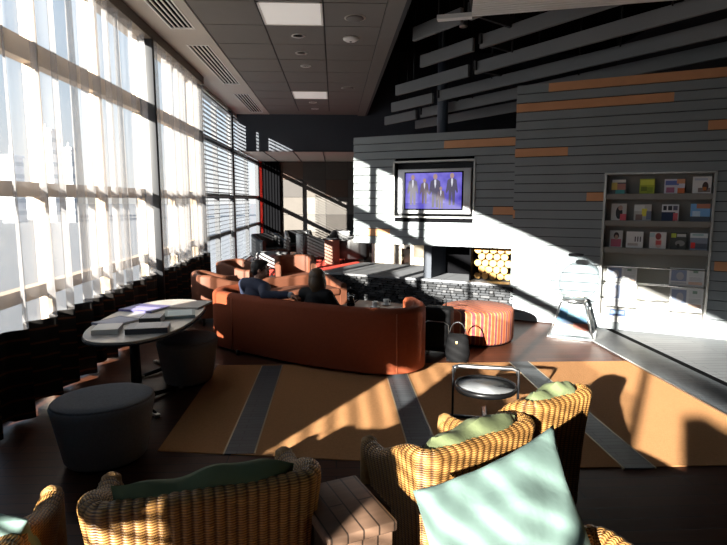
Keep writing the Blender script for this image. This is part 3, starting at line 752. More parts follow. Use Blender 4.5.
sofa = thing('curved_sofa', 'large curved rust sofa seen from behind with a couple seated on it', 'sofa', (-.3, 6.8, 0))
sp = [(-1.35, 7.75), (-1.58, 7.45), (-1.58, 7.1), (-1.38, 6.85), (-.9, 6.47), (-.4, 6.12), (.1, 5.85), (.5, 5.70), (.78, 5.72), (.98, 5.92), (1.03, 6.2), (.98, 6.5)]
path = [p-Vector((-.3, 6.8, 0)) for p in catmull(sp)]
nr = inner_normals(path, (.15, .45))
f = MB(); swept(f, path, nr, lambda i, s: rrect(.17, .03, .745, .06), m_rust); f.build('backrest', sofa)
inn = [p+n*.17 for p, n in zip(path, nr)]
f = MB(); f.prism([(p.x, p.y) for p in inn], .06, .3, m_rust); f.build('seat_base', sofa)
f = MB(); f.prism([(p.x*.985+.0, p.y*.985+.01) for p in inn], .3, .40, m_rust); bevel(f.build('seat_cushion', sofa), .03)
for i in (26, 60):
    f = MB(); p = path[i]-nr[i]*.002; f.tube([(p.x, p.y, .05), (p.x, p.y, .70)], .007, M('rust_piping', (.42, .12, .05), .7), 6); f.build('seam', sofa)
for (x, y) in ((-1.2, .4), (.75, -.8), (1.05, -.5), (-.9, -.1)):
    f = MB(); f.lathe([(.03, 0), (.03, .06)], m_blackmetal, (x, y, 0), 12); f.build('foot', sofa)

# ------------------------------------------------------------------ upholstered tub chairs (rust and black)
def tub_chair(name, label, m, w=.8, d=.75, h=.72, arm=.6, th=.12, group=None, seatm=None, legs=True):
    t = thing(name, label, 'armchair', (0, 0, 0), 0, group)
    W, Dp, r = w/2, d/2, .2
    pts = [(-W, Dp), (-W, 0), (-W, -Dp+r), (-W+r*.3, -Dp+r*.3), (-W+r, -Dp), (0, -Dp-.02), (W-r, -Dp), (W-r*.3, -Dp+r*.3), (W, -Dp+r), (W, 0), (W, Dp)]
    p = catmull(pts, 5); n = inner_normals(p, (0, .1))
    def sec(i, s):
        y = p[i].y; k = min(1, max(0, (y+Dp*.6)/(Dp*1.3))); k = k*k*(3-2*k)
        return rrect(th, .12, h+(arm-h)*k, .045, 4)
    f = MB(); swept(f, p, n, sec, m); f.build('shell', t)
    f = MB(); f.bx(-W+th, W-th, -Dp+th, Dp-.02, .14, .3, m); f.build('seat_base', t)
    f = MB(); f.bx(-W+th+.005, W-th-.005, -Dp+th+.01, Dp+.02, .3, .42, seatm or m, .035, 3); f.build('seat_cushion', t)
    for sx_ in (-1, 1):
        for sy_ in (-1, 1):
            f = MB(); f.lathe([(.018, 0), (.026, .14)], m_blackmetal, (sx_*(W-.1), sy_*(Dp-.1), 0), 10); f.build('leg', t)
    return t
def facing(x, y): return math.atan2(-x, y)
ra = tub_chair('rust_armchair', 'rust armchair by the window post behind the sofa end', m_rust2, .82, .75, .78, .66, group='rust armchairs by the window')
ra.location = (-1.85, 8.7, 0); ra.rotation_euler = (0, 0, facing(.9, .35))
dup(ra, (-1.75, 10.3, 0), facing(.9, -.3), 'rust armchair farther along the window, beyond the nearer rust armchair')
dup(ra, (-.80, 11.1, 0), facing(.1, -.95), 'rust armchair facing the couple, directly beyond the seated man')
rs = tub_chair('rust_loveseat', 'low rust two-seat sofa opposite the couple, nearest the hearth corner', m_rust2, 1.5, .8, .58, .5)
rs.location = (-.65, 9.3, 0); rs.rotation_euler = (0, 0, facing(.45, -.85))
dk = tub_chair('lounge_chair', 'black lounge chair in the far area beside the window', m_leather, .95, .85, .85, .68, group='black lounge chairs in the far area')
dk.location = (-2.05, 17.3, .008); dk.rotation_euler = (0, 0, facing(.6, -.8))
dup(dk, (-1.25, 19.3, 0), facing(.2, -.97), 'black lounge chair in the far area, left of the brown block table')
dup(dk, (-.75, 17.6, .008), facing(.95, .3), 'black lounge chair in the far area turned side-on, in front of the brown block table')
dup(dk, (.30, 19.2, 0), facing(-.3, -.95), 'black lounge chair in the far area, right of the brown block table')
dup(dk, (.62, 17.0, .008), facing(-.9, .1), 'black lounge chair in the far area closest to the hearth end')
dup(dk, (1.55, 18.6, 0), facing(-.4, -.9), 'black lounge chair seen under the left end of the television wall')
cr = tub_chair('cream_armchair', 'cream armchair seen through the gap under the television wall', M('cream_leather', (.55, .5, .42), .5), .8, .8, .95, .75, group='pale armchairs beyond the hearth')
cr.location = (1.42, 14.6, 0); cr.rotation_euler = (0, 0, facing(.9, -.2))
c2 = dup(cr, (2.55, 14.3, 0), facing(-.7, -.6), 'cream armchair farther right under the television wall, beside the dark pier')
ot = thing('drum_ottoman', 'low grey round ottoman in the far area by the window', 'ottoman', (-1.75, 15.5, .008))
f = MB(); f.lathe([(.42, .04), (.45, .08), (.46, .38), (.42, .44), (0, .45)], M('mid_grey_fabric', (.2, .2, .2), .9, noise=(40, .2)), n=32); f.build('cushion', ot)
f = MB(); f.lathe([(.4, 0), (.4, .05)], m_black, n=32); f.build('plinth', ot)
bt = thing('block_table', 'square brown block side table among the far black lounge chairs', 'side table', (-.08, 16.5, .008))
f = MB(); f.bx(-.22, .22, -.22, .22, .0, .72, M('brown_block', (.2, .11, .075), .6, noise=(5, .2)), .01); f.build('body', bt)
f = MB(); f.bx(-.23, .23, -.23, .23, .72, .75, m_dark, .004); f.build('top', bt)
# tall red drape and dark drape at the far corner
for x0, x1, m, lb in ((-2.82, -2.73, M('red_drape', (.3, .02, .01), .9), 'narrow red drape in the far window corner'), (-2.70, -2.08, m_black, 'dark drape hanging beside the narrow red drape')):
    pts = [(x0+(x1-x0)*k/40, 21.3+.03*math.sin(k*.9)) for k in range(41)]
    f = MB(); vs = [(x, y, .02) for x, y in pts]+[(x, y, 3.34) for x, y in pts]
    f.faces(vs, [(k, k+1, 42+k, 41+k) for k in range(40)], m, True)
    tag(f.build('drape', fix=False), lb, 'drape')

# ------------------------------------------------------------------ oval table with books
tb = thing('oval_table', 'long oval table with pale top and dark base by the sheer curtains', 'table', (-1.87, 5.6, 0))
def oval(a, b, n=56, p=2.4):
    return [(a*math.copysign(abs(math.cos(t))**(2/p), math.cos(t)), b*math.copysign(abs(math.sin(t))**(2/p), math.sin(t))) for t in [2*PI*k/n for k in range(n)]]
f = MB(); f.prism(oval(.46, 1.02), .695, .72, M('pale_table_top', (.5, .47, .42), .3, noise=(6, .1))); bevel(f.build('table_top', tb), .006)
f = MB(); f.prism(oval(.47, 1.03), .683, .697, m_dark); f.build('edge_band', tb)
for y in (-.5, .5):
    f = MB(); f.lathe([(.05, .03), (.045, .69)], m_blackmetal, (0, y, 0), 18); clm = f.build('column', tb)
    for a in range(4):
        q = R(45+90*a)
        L = .5 if y < 0 else .4
        f = MB(); f.tube([(0, y, .05), (L*.8*math.cos(q), y+L*math.sin(q), .02)], [.03, .018], m_blackmetal, 8); f.build('foot', clm)
        f = MB(); f.box((L*.8*math.cos(q), y+L*math.sin(q), .02), (.09, .035, .025), m_metal, Matrix.Rotation(q, 4, 'Z')); f.build('foot_cap', clm)
m_page = M('page_edges', (.55, .53, .5), .8)
def book(x, y, z, w_, d_, t_, rz, cover, label, pic=None, spine=None):
    b = thing('book', label, 'book', (x, y, z), rz, 'books and magazines on the oval table')
    f = MB(); f.bx(-w_/2+.004, w_/2-.003, -d_/2+.003, d_/2-.003, .002, t_-.002, m_page); f.build('pages', b)
    f = MB(); f.bx(-w_/2, w_/2, -d_/2, d_/2, 0, .0025, flat(cover)); f.bx(-w_/2, w_/2, -d_/2, d_/2, t_-.0025, t_, flat(cover)); f.bx(-w_/2, -w_/2+.003, -d_/2, d_/2, 0, t_, flat(spine or cover))
    if pic:
        for k, (a, bb, c, d, cl) in enumerate(pic): f.bx(-w_/2+a*w_, -w_/2+c*w_, -d_/2+bb*d_, -d_/2+d*d_, t_, t_+.0006*(k+1), flat(cl))
    f.build('cover', b)
TZ = .72
book(-2.06, 4.99, TZ, .27, .22, .045, R(100), (.85, .85, .82), 'white hardback book at the near end of the oval table')
book(-1.70, 5.00, TZ, .26, .36, .05, R(100), (.5, .51, .52), 'thick grey book at the near end of the oval table, right of the white one', [(.1, .2, .9, .8, (.6, .6, .62))], (.07, .07, .08))
book(-2.12, 5.36, TZ, .34, .30, .02, R(62), (.14, .16, .24), 'dark blue magazine lying behind the white book', [(.1, .1, .9, .9, (.28, .32, .45))])
book(-1.78, 5.36, TZ, .22, .20, .06, R(95), (.03, .03, .035), 'small thick book with black spine in the middle of the table', [(.05, .05, .95, .95, (.45, .46, .5))], (.02, .02, .02))
book(-2.07, 6.02, TZ, .34, .42, .02, R(70), (.11, .1, .28), 'violet blue magazine lying farther back on the oval table', [(.08, .08, .6, .92, (.4, .38, .7))])
book(-1.60, 5.66, TZ, .34, .30, .03, R(105), (.28, .36, .36), 'teal picture book near the right edge of the oval table', [(.08, .1, .92, .9, (.55, .68, .68))])
book(-1.62, 6.20, TZ, .42, .34, .02, R(80), (.45, .42, .38), 'beige magazine at the far end of the oval table', [(.1, .5, .9, .92, (.5, .42, .36))])

# ------------------------------------------------------------------ poufs
def pouf(label, loc, ax, ay, rz, top=.46):
    t = thing('pouf', label, 'pouf', loc, rz, 'charcoal poufs at the oval table')
    f = MB(); f.lathe([(.285, .03), (.30, .05), (.37, top-.07), (.378, top-.03), (.365, top-.008)], m_grey, n=40, ax=ax, ay=ay); f.build('side', t)
    f = MB(); f.lathe([(.37, top-.012), (.355, top+.004), (.28, top+.012), (0, top+.016)], m_grey, n=40, ax=ax, ay=ay); f.build('top_cushion', t)
    f = MB(); f.lathe([(.25, 0), (.25, .035)], m_black, n=30, ax=ax, ay=ay); f.build('plinth', t)
pouf('charcoal round tapered pouf in front of the oval table', (-1.69, 3.94, 0), .94, .84, R(30), .48)
pouf('charcoal tapered pouf tucked behind the oval table edge near the sofa', (-1.55, 5.72, 0), .82, .95, R(0), .47)
ps = thing('striped_pouf', 'big round pouf with orange and pink stripes beside the sofa', 'pouf', (1.95, 7.32, 0), R(20))
f = MB(); f.lathe([(.47, .03), (.485, .06), (.49, .42), (.48, .448), (.45, .462), (0, .466)], m_stripe, n=48); f.build('cushion', ps)
f = MB(); f.lathe([(.44, 0), (.44, .035)], m_black, n=40); f.build('plinth', ps)

# ------------------------------------------------------------------ black wheeled suitcase beside the sofa
su = thing('suitcase', 'black soft suitcase standing between the sofa and the striped pouf', 'suitcase', (1.28, 6.62, 0), R(-25))
m_case = M('black_nylon', (.004, .004, .0045), .7, bump=(120, .2), spec=.12)
f = MB(); f.bx(-.17, .17, -.12, .12, .05, .60, m_case, .04, 4); f.build('body', su)
f = MB(); f.bx(-.14, .14, -.15, -.115, .12, .42, m_case, .02, 3); fpk = f.build('front_pocket', su)
f = MB(); f.tube([(-.07, .08, .6), (-.07, .08, .68), (.07, .08, .68), (.07, .08, .6)], .009, m_blackmetal, 8); f.build('pull_handle', su)
f = MB(); f.tube([(-.155, -.125, .14), (-.155, -.13, .4), (-.1, -.152, .44), (.1, -.152, .44), (.155, -.13, .4), (.155, -.125, .14)], .005, m_metal, 6); f.build('zipper', fpk)
for x in (-.12, .12):
    f = MB(); f.lathe([(.0, -.015), (.035, -.015), (.035, .015), (0, .015)], m_metal, n=16, mat=Matrix.Translation((x, -.06, .035)) @ Matrix.Rotation(PI/2, 4, 'Y')); whl = f.build('wheel', su)
    f = MB(); f.bx(x-.02, x+.02, -.09, -.03, .03, .07, m_blackmetal); f.build('wheel_housing', whl)
bgo = thing('handbag', 'black leather shoulder bag leaning in front of the suitcase', 'bag', (1.45, 6.30, 0), R(-25))
f = MB(); f.prism([(-.12, -.06), (.12, -.06), (.12, .06), (-.12, .06)], 0.0, .02, m_case)
vs = []
for z, sx_, sy_ in ((0, .13, .08), (.1, .15, .09), (.25, .13, .06), (.33, .11, .025)):
    vs += [(sx_*math.cos(2*PI*k/16), sy_*math.sin(2*PI*k/16), z) for k in range(16)]
f.faces(vs, [(i*16+k, i*16+(k+1) % 16, (i+1)*16+(k+1) % 16, (i+1)*16+k) for i in range(3) for k in range(16)]+[tuple(48+k for k in range(16))], m_case, True); f.build('body', bgo)
f = MB(); f.tube([(.1*math.cos(t), 0, .31+.16*math.sin(t)) for t in [k*PI/12 for k in range(13)]], .008, m_leather, 8); f.build('strap', bgo)
f = MB(); f.bx(-.012, .012, -.066, -.055, .2, .25, M('gold_buckle', (.7, .5, .2), .3, 1.), .003); f.build('buckle', bgo)

# ------------------------------------------------------------------ coffee table and press pot
ct = thing('coffee_table', 'low brown coffee table in front of the couple near the hearth', 'coffee table', (.65, 7.55, 0), R(-30))
f = MB(); f.bx(-.55, .55, -.3, .3, .39, .43, M('walnut_top', (.24, .13, .08), .35, noise=(7, .25)), .012); f.build('table_top', ct)
for sx_ in (-1, 1):
    for sy_ in (-1, 1):
        f = MB(); f.lathe([(.018, 0), (.025, .39)], m_blackmetal, (sx_*.47, sy_*.23, 0), 10); f.build('leg', ct)
fp = thing('press_pot', 'black and chrome press coffee pot standing on the low coffee table', 'coffee pot', (.22, 7.62, .43))
f = MB(); f.lathe([(.05, .02), (.05, .2)], m_acrylic, n=20); f.build('jug', fp)
f = MB(); f.lathe([(0, .015), (.048, .015), (.048, .13), (0, .13)], M('black_coffee', (.01, .006, .004), .2), n=18); f.build('coffee', fp)
f = MB(); f.lathe([(.056, 0), (.056, .025)], m_black, n=20); f.lathe([(.053, .19), (.056, .21), (.02, .225), (0, .226)], m_black, n=20); f.build('frame', fp)
f = MB(); f.tube([(0, 0, .22), (0, 0, .27)], .004, m_chrome, 8); f.ball((0, 0, .28), .014, m_black); f.build('plunger', fp)
f = MB(); f.tube([(.05, 0, .19), (.1, 0, .18), (.105, 0, .08), (.053, 0, .04)], .009, m_black, 8); f.build('handle', fp)
for k, (x, y) in enumerate(((.55, 7.45), (.72, 7.62))):
    t = thing('coffee_cup', ['white cup on the coffee table nearer the sofa', 'white cup on the coffee table nearer the hearth'][k], 'cup', (x, y, .43), 0, 'cups on the coffee table')
    f = MB(); f.lathe([(.025, .012), (.038, .05), (.042, .085), (.038, .085), (.034, .05), (0, .02)], m_white, n=20); f.build('bowl', t)
    f = MB(); f.lathe([(.03, 0), (.07, .012), (.068, .016), (0, .01)], m_white, n=24); f.build('saucer', t)
    f = MB(); f.tube([(.038, 0, .07), (.062, 0, .066), (.06, 0, .035), (.034, 0, .03)], .005, m_white, 6); f.build('handle', t)

# ------------------------------------------------------------------ tray side table
ty = thing('tray_table', 'low round silver tray side table with dark handle frame, on the sunlit carpet', 'side table', (1.29, 4.52, 0), R(-14))
f = MB(); f.lathe([(0, .30), (.245, .30), (.248, .31)], M('brushed_tray', (.27, .28, .29), .5, .3), n=48); f.build('tray', ty)
f = MB(); f.lathe([(.245, .28), (.26, .28), (.264, .30), (.262, .325), (.255, .325), (.248, .308), (.245, .3)], m_blackmetal, n=48); f.build('rim', ty)
f = MB(); f.bx(-.285, -.265, -.02, .02, 0, .47, m_blackmetal, .004); f.build('leg', ty)
f = MB(); f.bx(.265, .285, -.02, .02, 0, .47, m_blackmetal, .004); f.build('leg', ty)
f = MB(); f.tube([(-.275, 0, .42), (-.262, 0, .462), (-.22, 0, .475), (.22, 0, .475), (.262, 0, .462), (.275, 0, .42)], .018, m_metal, 10); f.build('handle', ty)
f = MB(); f.bx(-.295, .295, -.02, .02, .008, .03, m_blackmetal, .004); f.bx(-.02, .02, -.25, .25, .008, .03, m_blackmetal, .004); f.build('base', ty)

# ------------------------------------------------------------------ wicker armchairs
def wicker_chair(name, label, loc, rz, w=1.0, d=.78, h=.80, arm=.60, group='wicker armchairs in the foreground', cushion=True, taper=0., taper_r=None):
    tr_ = taper if taper_r is None else taper_r
    t = thing(name, label, 'armchair', loc, rz, group)
    W, Dp, r, th = w/2, d/2, .10, .075
    pts = [(-W+.01+taper, Dp), (-W+taper*.5, 0), (-W, -Dp+r), (-W+r*.29, -Dp+r*.29), (-W+r, -Dp), (0, -Dp-.008), (W-r, -Dp), (W-r*.29, -Dp+r*.29), (W, -Dp+r), (W-tr_*.5, 0), (W-.01-tr_, Dp)]
    base = catmull(pts, 10)
    # resample evenly so that ribs have the same width
    L = [0.]
    for a, b in zip(base, base[1:]): L.append(L[-1]+(b-a).length)
    step = .0105; n = int(L[-1]/step); p = []; k = 0
    for i in range(n+1):
        s = L[-1]*i/n
        while k < len(L)-2 and L[k+1] < s: k += 1
        p.append(base[k].lerp(base[k+1], (s-L[k])/max(1e-6, L[k+1]-L[k])))
    nr = inner_normals(p, (0, .12))
    rib = .042
    def sec(i, s):
        y = p[i].y; k = min(1, max(0, (y+Dp*.75)/(Dp*1.5))); k = k*k*(3-2*k)
        H = h+(arm-h)*k
        b = .009*abs(math.sin(PI*s/rib))
        o = []
        for j in range(7):                         # outer face, slight outward flare to the rim
            f_ = j/6; z = .07+(H-.05-.07)*f_
            o.append((.03-.05*f_*f_-b, z))
        for j in range(1, 6):                      # rolled rim
            a = PI-PI*j/6; rr_ = .05+b*.6
            o.append((.02+rr_*math.cos(a), H-.05+rr_*math.sin(a)))
        for j in range(6):
            f_ = 1-j/5; z = .07+(H-.05-.07)*f_
            o.append((th+.0-.0*f_+b, z))
        return o
    f = MB(); swept(f, p, nr, sec, m_wicker); sh = f.build('wicker_shell', t)
    # rounded arm-front posts
    for sx_ in (-1, 1):
        q_ = sx_*(W-.035-(taper if sx_ < 0 else tr_))
        f = MB(); f.tube([(q_, Dp, .0), (q_, Dp, arm-.06), (q_, Dp-.002, arm-.01), (q_, Dp-.005, arm+.01)], [.05, .05, .045, .02], m_wrap, 14); f.build('arm_post', t)
        f = MB(); f.lathe([(.022, 0), (.028, .09)], M('dark_leg_wood', (.03, .017, .01), .5), (sx_*(W-.06), -Dp+.08, 0), 10); f.build('leg', t)
    f = MB(); vs, fs, uv = [], [], []
    nx = int((w-2*th)/.0105)
    for i in range(nx+1):
        x = -W+th+(w-2*th)*i/nx; b = .009*abs(math.sin(PI*i*.0105/rib))
        for z in (.08, .32): vs.append((x, Dp-.02+b, z)); uv.append((x, z))
    fs = [(2*i, 2*i+2, 2*i+3, 2*i+1) for i in range(nx)]
    f.faces(vs, fs, m_wicker, True, None, uv)
    f.bx(-W+th, W-th, -Dp+th+.03, Dp-.03, .27, .32, m_wicker); f.build('seat_frame', t)
    f = MB(); f.bx(-W+th+.012+taper*.8, W-th-.012-taper*.8, -Dp+th+.02, Dp+.005, .32, .44, m_seat, .04, 3); f.build('seat_cushion', t)
    if cushion:
        f = MB(); cw, ch, ct_ = (w-2*th-.04)/2, .47, .095
        vs, fs = [], []; NX, NZ = 22, 14
        for sgn in (1, -1):
            for j in range(NZ+1):
                for i in range(NX+1):
                    a, b = i/NX*2-1, j/NZ*2-1
                    g_ = ((1-a**4)*(1-b**4))**.5
                    x = a*cw*(1-.04*(1-abs(b))); z = .425+(b+1)/2*(h-.385) + .018*math.sin(4.1*a+rz)*(b+1)/2 + .010*math.sin(9*a+1)*(b+1)/2
                    y = -Dp+th+.13+sgn*(ct_*g_+.006) - .13*(b+1)/2 + .008*math.sin(7*a+3*b+sgn)
                    vs.append((x, y, z))
        n1 = (NX+1)*(NZ+1)
        for sidx in (0, n1):
            for j in range(NZ):
                for i in range(NX): fs.append((sidx+j*(NX+1)+i, sidx+j*(NX+1)+i+1, sidx+(j+1)*(NX+1)+i+1, sidx+(j+1)*(NX+1)+i))
        for i in range(NX): fs += [(i, i+1, n1+i+1, n1+i), (NZ*(NX+1)+i, NZ*(NX+1)+i+1, n1+NZ*(NX+1)+i+1, n1+NZ*(NX+1)+i)]
        for j in range(NZ): fs += [(j*(NX+1), (j+1)*(NX+1), n1+(j+1)*(NX+1), n1+j*(NX+1)), (j*(NX+1)+NX, (j+1)*(NX+1)+NX, n1+(j+1)*(NX+1)+NX, n1+j*(NX+1)+NX)]
        f.faces(vs, fs, m_green, True); f.build('back_cushion', t)
    return t
wicker_chair('wicker_armchair', 'wicker armchair seen from behind with olive back cushion, left of the square wooden table', (-.587, 2.35, 0), facing(-.28, .96), .90, .62, .775, .60)
wicker_chair('wicker_armchair', 'sunlit wicker armchair behind the big aqua pillow, right of the square wooden table', (.73+.33*-.52, 2.505+.33*.854, 0), facing(-.52, .854), .76, .66, .765, .57, taper=.11, taper_r=.0)
wicker_chair('wicker_armchair', 'narrow wicker armchair with green cushion, next to the striped dark floor band', (1.305+.32*-.5, 2.91+.32*.866, 0), facing(-.5, .866), .54, .60, .80, .47, taper=.03)
wicker_chair('wicker_armchair', 'wicker armchair holding the big aqua pillow, cut off by the lower edge', (.835, 1.52, 0), facing(-.96, -.28), .82, .70, .62, .42, cushion=False)
wicker_chair('wicker_armchair', 'wicker armchair mostly cut off at the lower left corner with an aqua pillow in it', (-1.64, 2.0, 0), facing(-.25, .97), .92, .76, .74, .57, cushion=False)

# scatter pillows
def pillow(name, label, c, ex, ey, thick, m, seed, wr=.012):
    """square pillow: ex, ey are half-edge vectors"""
    ex, ey = Vector(ex), Vector(ey); n = ex.cross(ey).normalized()
    N = 26; vs, fs = [], []; r = random.Random(seed); ph = [r.random()*6 for _ in range(6)]
    for sg in (1, -1):
        for j in range(N+1):
            for i in range(N+1):
                a, b = i/N*2-1, j/N*2-1
                g_ = max(0, (1-a*a)*(1-b*b))**.42
                pin = 1-.11*(1-b*b)*abs(a)**2; pin2 = 1-.11*(1-a*a)*abs(b)**2
                wv = wr*g_*(math.sin(6*a+3*b+ph[0])+.7*math.sin(9*b-4*a+ph[1]) + .5*math.sin(14*a*b+ph[2]))
                vs.append(ex*(a*pin)+ey*(b*pin2)+n*sg*(thick*g_+wv*(1 if sg > 0 else .5)+.003))
    n1 = (N+1)**2
    for s0 in (0, n1):
        for j in range(N):
            for i in range(N): fs.append((s0+j*(N+1)+i, s0+j*(N+1)+i+1, s0+(j+1)*(N+1)+i+1, s0+(j+1)*(N+1)+i))
    for i in range(N):
        fs += [(i, i+1, n1+i+1, n1+i), (N*(N+1)+i, N*(N+1)+i+1, n1+N*(N+1)+i+1, n1+N*(N+1)+i), (i*(N+1), (i+1)*(N+1), n1+(i+1)*(N+1), n1+i*(N+1)), (i*(N+1)+N, (i+1)*(N+1)+N, n1+(i+1)*(N+1)+N, n1+i*(N+1)+N)]
    f = MB(); f.faces(vs, fs, m, True)
    o = f.build(name, None, c); return tag(o, label, 'pillow', 'aqua scatter pillows')
T = Vector((.945, 2.24, .93)); Lc = Vector((.30, 2.02, .765)); e1 = (T-Lc)/2; e2 = Vector((.01, -.27, -.19))
pillow('scatter_pillow', 'large pale aqua pillow leaning in the wicker armchair at the front', (T+Lc)/2+e2, e1, e2, .10, m_aqua, 3, .03)
pillow('scatter_pillow', 'pale aqua pillow in the cut-off wicker armchair at the lower left', (-1.36, 1.97, .59), (.27, .02, -.03), (.0, -.12, .22), .09, m_aqua, 5)

# square wooden side table
cb = thing('square_side_table', 'square dark wooden block table between the wicker armchairs', 'side table', (.03, 2.26, 0), R(22))
m_tt = planks_mat('weathered_teak', (.17, .10, .065), (.12, .07, .045), (.03, .018, .012), 20.0, .07, .5, R(90))
f = MB(); f.bx(-.155, .155, -.215, .215, .535, .58, m_tt, .008); f.build('table_top', cb)
f = MB(); f.bx(-.14, .14, -.2, .2, .02, .535, m_tt, .004, 1); f.build('body', cb)
f = MB(); f.bx(-.12, .12, -.18, .18, 0, .02, m_black); f.build('plinth', cb)

# ------------------------------------------------------------------ the couple on the sofa
def cap(f, pts, rs, m, n=14):
    """tapered limb through joints, finely resampled, with rounded ends"""
    P = [Vector(p) for p in pts]; out, rr_ = [], []
    for i in range(len(P)-1):
        for j in range(6):
            t = j/6; out.append(P[i].lerp(P[i+1], t)); rr_.append(rs[i]+(rs[i+1]-rs[i])*t)
    out.append(P[-1]); rr_.append(rs[-1])
    f.tube(out, rr_, m, n); f.ball(out[0], rs[0]*.99, m, n=12); f.ball(out[-1], rs[-1]*.99, m, n=12)
def hand(f, wrist, d, up, m, curl=.5, side=1, s=1.):
    """palm, five fingers; d = direction to fingertips, up = back of the hand"""
    d = Vector(d).normalized(); up = Vector(up); up = (up-d*up.dot(d)).normalized(); sd = d.cross(up)*side
    w_ = Vector(wrist)
    rot = Matrix((sd, d, up)).transposed()
    f.ball(w_+d*.05*s, (.042*s, .055*s, .019*s), m, rot, 12)
    for k, (o, L) in enumerate(((-.032, .062), (-.011, .075), (.011, .072), (.031, .055))):
        a = w_+d*.092*s+sd*o*s; p1 = a+(d*math.cos(curl*.6)-up*math.sin(curl*.6))*L*.5*s; p2 = p1+(d*math.cos(curl*1.5)-up*math.sin(curl*1.5))*L*.5*s
        cap(f, [a-d*.02*s, p1, p2], [.0095*s, .009*s, .0075*s], m, 8)
    a = w_+d*.03*s-sd*.032*s; p1 = a-sd*.032*s+d*.025*s-up*.008*s; cap(f, [a, p1, p1+d*.032*s-sd*.008*s-up*.008*s], [.012*s, .0105*s, .0085*s], m, 8)
def head(f, c, fwd, m, s=1., tilt=0.):
    """skull, jaw, nose, lips, brow, ears joined to the body mesh; returns rotation"""
    fwd = Vector(fwd).normalized(); upv = Vector((0, 0, 1)); upv = (upv-fwd*upv.dot(fwd)).normalized(); sd = fwd.cross(upv)
    rot = Matrix((sd, fwd, upv)).transposed(); c = Vector(c)
    P = lambda x, y, z: c+rot @ Vector((x*s, y*s, z*s))
    f.ball(P(0, -.008, .03), (.076*s, .098*s, .092*s), m, rot, 18)
    f.ball(P(0, .03, -.035), (.060*s, .066*s, .075*s), m, rot, 16)
    f.ball(P(0, .06, -.085), (.030*s, .028*s, .024*s), m, rot, 12)
    cap(f, [P(0, .088, .022), P(0, .108, -.012), P(0, .112, -.022)], [.010*s, .014*s, .016*s], m, 8)
    f.ball(P(0, .088, -.056), (.026*s, .012*s, .007*s), m, rot, 10); f.ball(P(0, .086, -.067), (.022*s, .012*s, .008*s), m, rot, 10)
    for x in (-1, 1):
        f.ball(P(x*.03, .078, .035), (.02*s, .014*s, .007*s), m, rot, 10)
        f.ball(P(x*.077, -.005, -.005), (.010*s, .02*s, .032*s), m, rot, 10)
        f.ball(P(x*.04, .06, -.025), (.022*s, .02*s, .022*s), m, rot, 10)
    return rot, P
def remesh(o, v, sm=4):
    r = o.modifiers.new('remesh', 'REMESH'); r.mode = 'VOXEL'; r.voxel_size = v; r.use_smooth_shade = True
    s = o.modifiers.new('smooth', 'SMOOTH'); s.factor = .5; s.iterations = sm
    return o
m_skin = M('skin', (.46, .24, .16), .5, noise=(30, .08)); m_skin2 = M('fair_skin', (.55, .33, .25), .5, noise=(30, .08))
m_jack = M('navy_blazer', (.022, .030, .062), .8, noise=(30, .2), bump=(90, .3)); m_trou = M('dark_trousers', (.018, .018, .022), .85)
m_top = M('black_top', (.006, .006, .007), .85); m_hair = M('black_hair', (.012, .010, .010), .5, noise=(60, .3)); m_blond = M('ash_blond_hair', (.085, .052, .026), .45, noise=(40, .35))
m_shirt = M('pale_blue_shirt', (.5, .55, .62), .8); m_shoe = M('black_shoe', (.008, .008, .008), .3)
m_eye = M('eye_white', (.7, .7, .7), .2); m_iris = M('dark_iris', (.02, .012, .008), .1)

